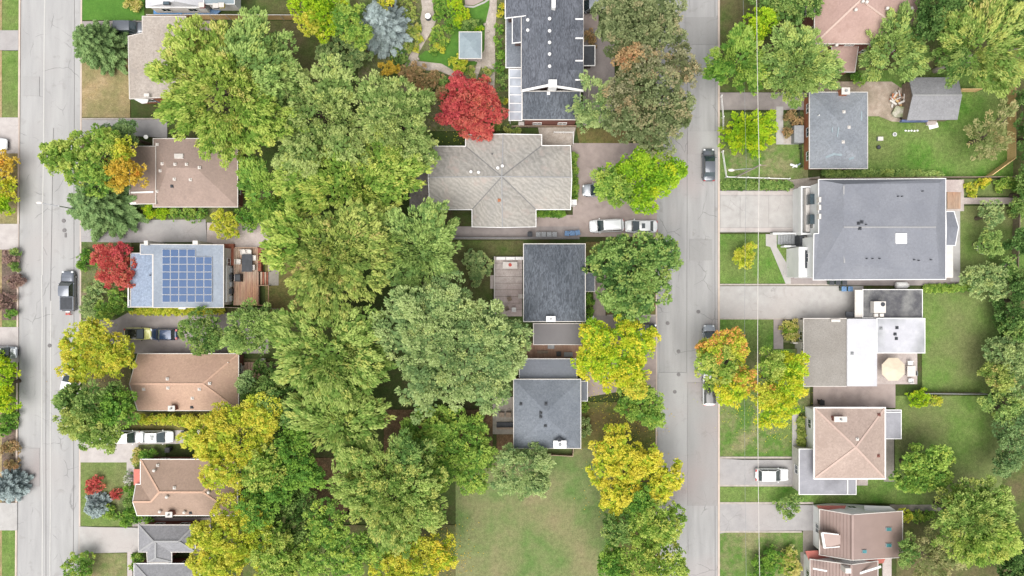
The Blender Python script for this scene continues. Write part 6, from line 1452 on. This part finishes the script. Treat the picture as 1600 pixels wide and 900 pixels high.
# deck of the terracotta roofed house
D2 = thing('deck', 'small brown deck with steps right of the terracotta roofed house', 'deck', P(400, 578))
for k in range(8): MB().pbox(382+k*5, 566, 386.4+k*5, 592, 0, .5+.004*(k % 2)).obj('deck_board', 'deckwood', D2)
for k in range(4): MB().pbox(421.5+k*3.4, 568, 424.3+k*3.4, 585, 0, .44-.1*k).obj('stair_step', 'oldwood', D2)
rail(D2, [(382, 594), (420, 594)], .5, mat='oldwood'); 
MB().pbox(373.5, 572, 379, 584, 0, 1.2).obj('storage_box', 'offwhite', D2)
patio_chair('white garden chair on the brown deck right of the terracotta roof', 411, 563, 0, .5)
# deck of the square charcoal house
D3 = thing('deck', 'pale square deck left of the charcoal square roof', 'deck', P(795, 440))
for k in range(9): MB().pbox(772, 401+k*10.4, 816, 411+k*10.4, 0, .55+.003*(k % 2)).obj('floor_slab', 'patio', D3)
for k in range(3): MB().pbox(775.5+k*15, 401.5, 789.5+k*15, 406, .55, 1.0).obj('bench', 'white', D3)
MB().pbox(766, 430, 771.5, 451, 0, .3).obj('step', 'patio', D3)
rail(D3, [(772.5, 401), (772.5, 490)], .55, mat='offwhite')
t = patio_table('pale low table with a red bowl on the pale deck', 797, 414.5, 2.1, .95, .55, 'offwhite')
p = P(797, 414, 1.35); o = MB().tube([(p[0], p[1], 1.30), (p[0], p[1], 1.36), (p[0], p[1], 1.46)], [.1, .22, .25], 10).obj('red_bowl', 'redp', None, org=(p[0], p[1], 1.3)); tag(o, 'red bowl on the pale low table of the deck', 'bowl'); o.name = 'bowl'
for lab, a, b, r_, m_ in (('white cushioned chair on the lower part of the pale deck', 803, 484, 180, 'white'), ('pale armchair by the charcoal house wall on the deck', 813, 463, 90, 'offwhite'),
    ('dark chair in the middle of the pale deck', 796, 467, 20, 'oldwood'), ('second dark chair below the first on the pale deck', 792, 482, 200, 'oldwood')): patio_chair(lab, a, b, r_, .55, m_, s=.62)
# patio of the slate roofed house
for lab, a, r_ in (('round backed dark garden chair on the grey patio, left of the pair', 784, 0), ('round backed dark garden chair on the grey patio, right of the pair', 794.5, 0)):
    patio_chair(lab, a, 648, r_, .14, 'oldwood', s=.75)
g = thing('garden_sofa', 'long dark mauve garden sofa on the grey patio', 'sofa', P(788, 663, .2)); MB().pbox(776, 660, 802, 668, .14, .5).obj('seat', 'charcoal', g); MB().pbox(776, 668, 802, 671, .14, .9).obj('backrest', 'oldwood', g)
# gap between the two dark roofed houses
for lab, a, b, w_, h_, m_, nm in (('black round barbecue beside the felt garage roof', 826, 523, .8, 1.1, 'blackm', 'barbecue'), ('dark planter box in the gap between the slate roofs', 873, 553, .6, .6, 'charcoal', 'planter'),
    ('grey storage box in the gap between the slate roofs', 888, 554, 1.2, .7, 'greym', 'storage_box'), ('brown wooden bench in the gap between the slate roofs', 848, 550, 1.6, .45, 'oldwood', 'bench'), ('pale air conditioner below the felt garage roof', 861, 541.5, .9, .9, 'greym', 'air_conditioner')):
    x, y, _ = P(a, b, h_); g = thing(nm, lab, nm.replace('_', ' '), (x, y, .1))
    if nm == 'barbecue': MB().blob((x, y, .85), .42, .42, .28, 12, 7).obj('kettle', m_, g); [MB().tube([(x+math.cos(k)*.35, y+math.sin(k)*.35, .1), (x+math.cos(k)*.2, y+math.sin(k)*.2, .7)], .02, 5).obj('leg', 'steel', g) for k in (0, 2.1, 4.2)]
    elif nm == 'bench': MB().box(x-w_/2, y-.2, .45, x+w_/2, y+.2, .52).obj('seat', m_, g); [MB().box(x+s_*w_*.4-.04, y-.18, .1, x+s_*w_*.4+.04, y+.18, .45).obj('leg', m_, g) for s_ in (-1, 1)]
    else: MB().box(x-w_/2, y-.3, .1, x+w_/2, y+.3, h_).obj('case', m_, g); MB().box(x-w_/2-.03, y-.33, h_, x+w_/2+.03, y+.33, h_+.06).obj('lid', 'blackm' if m_ == 'charcoal' else m_, g)
# ---------------------------------------------------------------- bins
def bin_(label, px, py, mat, lid, group, rz=0, w_=.62, z=.14, nm='wheelie_bin'):
    x, y, _ = P(px, py, 1.0); root = thing(nm, label, 'bin', (x, y, z), group, math.radians(rz)); O = (0, 0, 0)
    MB().add([(-w_*.4, -w_*.4, .05), (w_*.4, -w_*.4, .05), (w_*.4, w_*.4, .05), (-w_*.4, w_*.4, .05), (-w_/2, -w_/2, .95), (w_/2, -w_/2, .95), (w_/2, w_/2, .95), (-w_/2, w_/2, .95)],
             [(3, 2, 1, 0), (4, 5, 6, 7), (0, 1, 5, 4), (1, 2, 6, 5), (2, 3, 7, 6), (3, 0, 4, 7)]).obj('body', mat, root, org=O)
    l = MB().box(-w_/2-.03, -w_/2-.04, .96, w_/2+.03, w_/2+.02, 1.03); l.box(-w_*.3, -w_*.3, 1.03, w_*.3, w_*.3, 1.06); l.obj('lid', lid, root, org=O)
    MB().tube([(-w_*.4, w_/2+.06, .92), (w_*.4, w_/2+.06, .92)], .025, 5).obj('handle', lid, root, org=O)
    for s_ in (-1, 1): MB().tube([(s_*w_*.45-.03, w_*.42, .11), (s_*w_*.45+.03, w_*.42, .11)], .11, 8).obj('wheel', 'tyre', root, org=O)
BG = 'bins in a row by the thin dark fence'
ORD = ('first', 'second', 'third', 'fourth', 'fifth', 'sixth')
bin_('black bin at the left end of the row by the thin dark fence', 828, 366, 'blackm', 'charcoal', BG)
for k in range(4): bin_(ORD[k]+' grey green bin from the left in the row by the fence', 841+k*8.5, 366.5, 'green_plastic', 'greym', BG)
for k in range(3): bin_(ORD[k]+' blue bin from the left in the row by the fence', 886+k*8.2, 365-k*.6, 'blue', 'blue', BG, rz=8*k-6)
for k in range(3): bin_(ORD[k]+' dark green bin from the left below the modern house roof', 1299+k*10, 441.5, 'green_plastic', 'charcoal', 'dark bins beside the modern house')
for k in range(2): bin_(ORD[k]+' blue green bin from the left at the end of the shared driveway', 1318+k*10, 451.5, 'green_plastic', 'blue', 'blue green bins at the drive end')
bin_('black bin left of the white flat roofed house walk', 1284, 629, 'blackm', 'blackm', None)
bin_('dark grey bin on the path above the brown roof', 262, 703, 'charcoal', 'blackm', None)
bin_('grey bin at the end of the white sedan driveway', 287, 677, 'greym', 'charcoal', None)
# ---------------------------------------------------------------- terrace, umbrella, tank, toys and heaps
x, y, _ = P(1396, 577, 2.5); u = thing('parasol', 'large cream octagonal parasol over the rear terrace', 'parasol', (x, y, .14))
rr = 1.75; vs = [(x, y, 2.95)]+[(x+rr*math.cos(math.pi*k/4+.39), y+rr*math.sin(math.pi*k/4+.39), 2.42) for k in range(8)]
for k in range(8):
    a, b, c = vs[0], vs[1+k], vs[1+(k+1) % 8]; MB().slab([a, b, c], .03).obj('canopy_panel', 'cream', u)
    MB().bar((x, y, 2.90), (b[0], b[1], b[2]-.05), .03, .03).obj('rib', 'offwhite', u)
MB().cyl(x, y, .14, 2.95, .03, 8).obj('pole', 'steel', u); MB().cyl(x, y, .14, .24, .3, 12).obj('base', 'greym', u)
patio_table('white table at the right edge of the cream parasol', 1424, 580, 1.2, 1.5, .14, 'offwhite')
for lab, a, b, r_ in (('grey blue chair right of the white terrace table', 1428, 583, -90), ('white chair above the white terrace table', 1422, 567, 0), ('white chair below the white terrace table', 1423, 595, 180)): patio_chair(lab, a, b, r_, .14, 'greym' if 'grey' in lab else 'white', s=.65)
x, y, _ = P(1410, 446, 1); g = thing('storage_tank', 'white round ended tank lying beside the stained flat roof', 'tank', (x, y, .1))
MB().tube([(x-.8, y, .7), (x-.72, y, .7), (x+.72, y, .7), (x+.8, y, .7)], [.3, .5, .5, .3], 12).obj('tank_shell', 'white', g, True); MB().box(x+.8, y-.2, .1, x+1.1, y+.25, .8).obj('pump_box', 'offwhite', g); [MB().box(x+s_*.5-.1, y-.4, .1, x+s_*.5+.1, y+.4, .3).obj('cradle', 'greym', g) for s_ in (-1, 1)]
g = thing('pallet_stack', 'rust and pale timber offcuts heaped beside the grey shed', 'timber heap', P(1406, 160, .3))
for k in range(26):
    a = RNG.uniform(1394, 1418); b = RNG.uniform(142, 165); an = RNG.uniform(0, 3.14); L_ = RNG.uniform(.5, 1.3); z_ = RNG.uniform(.25, .9); p = PV(a, b, z_); d = Vector((math.cos(an), math.sin(an), RNG.uniform(-.2, .2)))*L_/2
    MB().bar(p-d, p+d, RNG.uniform(.1, .35), .06).obj('plank', RNG.choice(['wood', 'offwhite', 'brick_orange', 'decktan']), g)
g = thing('covered_boat', 'pale stained tarpaulin sheet over junk at the corner of the grey shed', 'tarpaulin', P(1406, 176, .5))
mb = MB(); q = [P(1400, 166, .9), P(1419, 167, .9), P(1417, 183, .8), P(1398, 183, .5), P(1394, 177, .6)]; mb.slab(q, .5); mb.obj('tarpaulin', blotch('stained_tarp', (.62, .58, .50), (.50, .48, .40), (.25, .28, .15), big=1, mid=2.5, fvar=.2), g)
MB().slab([P(1406, 184, .5), P(1418, 181, .5), P(1418, 185, .5), P(1408, 187, .5)], .1).obj('tarpaulin_edge', 'blackm', g)
g.name = 'junk_heap'
for lab, a, b, m_, nm, cat in (('small pale blue box on the bright lawn below the shed yard', 1375, 217, 'r_lb', 'storage_box', 'box'), ('dark round fire pit on the bright lawn', 1373, 230, 'blackm', 'fire_pit', 'fire pit'),
     ('white bucket on the bright lawn right of the pale blue box', 1398, 210, 'white', 'bucket', 'bucket'), ('white board leaning below the shed', 1459, 197, 'white', 'board', 'board')):
    x, y, _ = P(a, b, .4); g = thing(nm, lab, cat, (x, y, .1))
    if nm == 'storage_box': MB().box(x-.35, y-.25, .1, x+.35, y+.25, .5).obj('box_body', m_, g); MB().box(x-.38, y-.28, .5, x+.38, y+.28, .56).obj('lid', 'offwhite', g)
    elif nm == 'board': MB().bar((x-.55, y-.1, .12), (x+.5, y+.15, .55), .7, .05).obj('panel', m_, g); MB().bar((x-.9, y+.2, .13), (x-.5, y+.25, .3), .12, .05).obj('batten', m_, g)
    else: MB().tube([(x, y, .1), (x, y, .42)], [.2, .3], 12).obj('shell', m_, g); MB().tube([(x, y, .42), (x, y, .44)], .22, 12).obj('rim', 'charcoal' if m_ == 'blackm' else 'greym', g)
for k in range(5):
    x, y, _ = P(1415+k*4.6, 204+.4*(k % 2), .2); o = MB().blob((x, y, .18), .17, .15, .12, 7, 5, .1).obj('stone', 'white', None, org=(x, y, .1)); tag(o, ('leftmost', 'second', 'middle', 'fourth', 'rightmost')[k]+' white stone in the short row of stones below the shed', 'stone', 'row of white stones below the shed')
x, y, _ = P(1457, 191, .5); g = thing('picnic_bench', 'pinkish bench box against the foot of the shed', 'bench', (x, y, .1)); MB().box(x-.8, y-.35, .1, x+.6, y+.4, .5).obj('seat_box', 'patio', g); MB().box(x-.8, y+.4, .1, x+.6, y+.5, .9).obj('backrest', 'offwhite', g)
x, y, _ = P(1242, 258, .3); g = thing('garden_stool', 'white and blue folding stool on the lawn by the orange brick wall', 'stool', (x, y, .1)); MB().bar((x-.7, y+.1, .35), (x+.3, y-.25, .4), .3, .05).obj('seat', 'white', g); MB().bar((x-.1, y-.3, .3), (x+.8, y+.25, .45), .16, .05).obj('leg', 'r_lb', g); MB().bar((x-.3, y-.35, .2), (x+.3, y+.1, .2), .1, .2).obj('leg', 'white', g)
# sculpture in the gravel loop
x, y, _ = P(669, 27, .5); g = thing('bird_bath', 'pale stone bird bath in the middle of the gravel loop', 'bird bath', (x, y, .15))
MB().cyl(x, y, .15, .3, .42, 14).obj('plinth', 'charcoal', g); MB().cyl(x, y, .3, .8, .14, 10, .1).obj('stem', 'offwhite', g); MB().tube([(x, y, .8), (x, y, .86), (x, y, .96)], [.12, .32, .42], 14).obj('bowl', 'white', g)
# ladder and red frame behind the pickup
x, y, _ = P(107, 486, .4); g = thing('sawhorse', 'red and white striped barrier frame behind the pickup truck', 'barrier', (x, y, .02))
for k in range(4): MB().box(x-.3, y+.55-k*.36, .5, x+.3, y+.73-k*.36, .56).obj('crossbar', 'redp' if k % 2 else 'white', g)
for s_ in (-1, 1): MB().box(x+s_*.28-.04, y-.6, .44, x+s_*.28+.04, y+.75, .5).obj('side_rail', 'redp', g); MB().box(x+s_*.28-.04, y-.55, .02, x+s_*.28+.04, y-.47, .44).obj('leg', 'redp', g); MB().box(x+s_*.28-.04, y+.6, .02, x+s_*.28+.04, y+.68, .44).obj('leg', 'redp', g)
# small things: white posts and rocks in gardens
for k, (a, b) in enumerate(((651, 96), (637, 82), (653, 92), (763, 50), (758, 38), (765, 118), (745, 95))):
    x, y, _ = P(a, b, .2); o = MB().blob((x, y, .2), .26, .2, .16, 7, 5, .15).obj('boulder', 'gravel', None, org=(x, y, .1)); tag(o, 'pale boulder '+('at the fork where the gravel loop meets the cross path', 'left of the gravel fork by the small path stones', 'at the left tip of the winding lawn', 'right of the lawn above the gazebo', 'above the gazebo beside the upper path edge', 'below the gazebo on the right gravel path', 'below the gazebo on the left gravel branch')[k], 'boulder', 'boulders beside the gravel paths')
x, y, _ = P(1539, 389, .2); g = thing('stone_ring', 'curved white stone ring below the small green tree', 'stone ring', (x, y, .09))
for k in range(9):
    a = math.pi*(.95+k*.09); MB().box(x+1.1*math.cos(a)-.14, y+.2+.9*math.sin(a)-.1, .09, x+1.1*math.cos(a)+.14, y+.2+.9*math.sin(a)+.1, .3).obj('edging_stone', 'offwhite', g)
MB().cyl(x+.1, y-.2, .09, .16, .55, 12).obj('soil', 'blackm', g)
o = MB().slab([P(1572, 420, .2), P(1590, 410, .2), P(1586, 402, .2), P(1566, 412, .2)], .15).obj('stone_slab', 'paver', None, org=P(1578, 411, 0)); tag(o, 'flat pale stone slab among the greens at the right edge', 'slab')
# white street furniture of the blue tarpaulin yard
g = thing('tarpaulin', 'bright blue tarpaulin strip in the yard below the white roof', 'tarpaulin', P(280, 17, .4))
MB().slab([P(240, 16, .5), P(285, 15, .6), P(285, 22, .35), P(240, 22, .35)], .1).obj('sheet', 'tarp_blue', g); MB().slab([P(287, 15, .5), P(318, 13, .5), P(345, 17, .4), P(340, 22, .35), P(287, 22, .35)], .1).obj('folded_sheet', 'blue', g)
for lab, a, b, m_, nm in (('red plastic tub beside the blue tarpaulin', 315, 8, 'redp', 'tub'), ('yellow crate at the end of the blue tarpaulin', 346, 8, 'yellowp', 'crate'), ('dark crate right of the red tub', 337, 9, 'charcoal', 'crate')):
    x, y, _ = P(a, b, 3.3); g = thing(nm, lab, nm, (x, y, 2.9)); MB().box(x-.35, y-.3, 2.91, x+.35, y+.3, 3.3).obj('body', m_, g); MB().box(x-.39, y-.34, 3.3, x+.39, y+.34, 3.36).obj('rim', 'offwhite', g)
# fallen leaves under the yellow and orange street trees
def litter(spots, n, pals, lab):
    V, Fc = [], []; PO = []; CO = []
    for (a, b, r) in spots:
        x, y, _ = P(a, b, 0); R_ = r/S; q = rs.normal(size=(n, 2))*R_*.55
        PO.append(np.column_stack([x+q[:, 0], y+q[:, 1], np.full(n, .20)])); pl = PAL[pals[rs.randint(len(pals))]]
        CO.append(colours(pl[:3], rs.uniform(.2, 1, n)))
    p = np.concatenate(PO); c = np.concatenate(CO); m = len(p)
    root = None
    me_p = bpy.data.objects.new('tmp', None)
    o = leaf_mesh('fallen_leaves', p, np.column_stack([rs.normal(size=(m, 2)), np.zeros(m)]), np.array([0, 0, 1.0])+rs.normal(size=(m, 3))*.1, rs.uniform(.10, .22, m), rs.uniform(.08, .15, m), c, None, (0, 0, 0))
    o['kind'] = 'stuff'; o['label'] = lab
litter([(985, 770, 60), (1165, 620, 60), (1215, 650, 40), (950, 610, 40), (150, 560, 40), (155, 600, 40), (985, 660, 50), (735, 205, 40), (170, 440, 30), (700, 860, 40), (660, 900, 60)], 200, ['gold', 'yellow', 'amber', 'rust'], 'yellow and brown fallen leaves under the autumn trees')
bpy.context.view_layer.update()
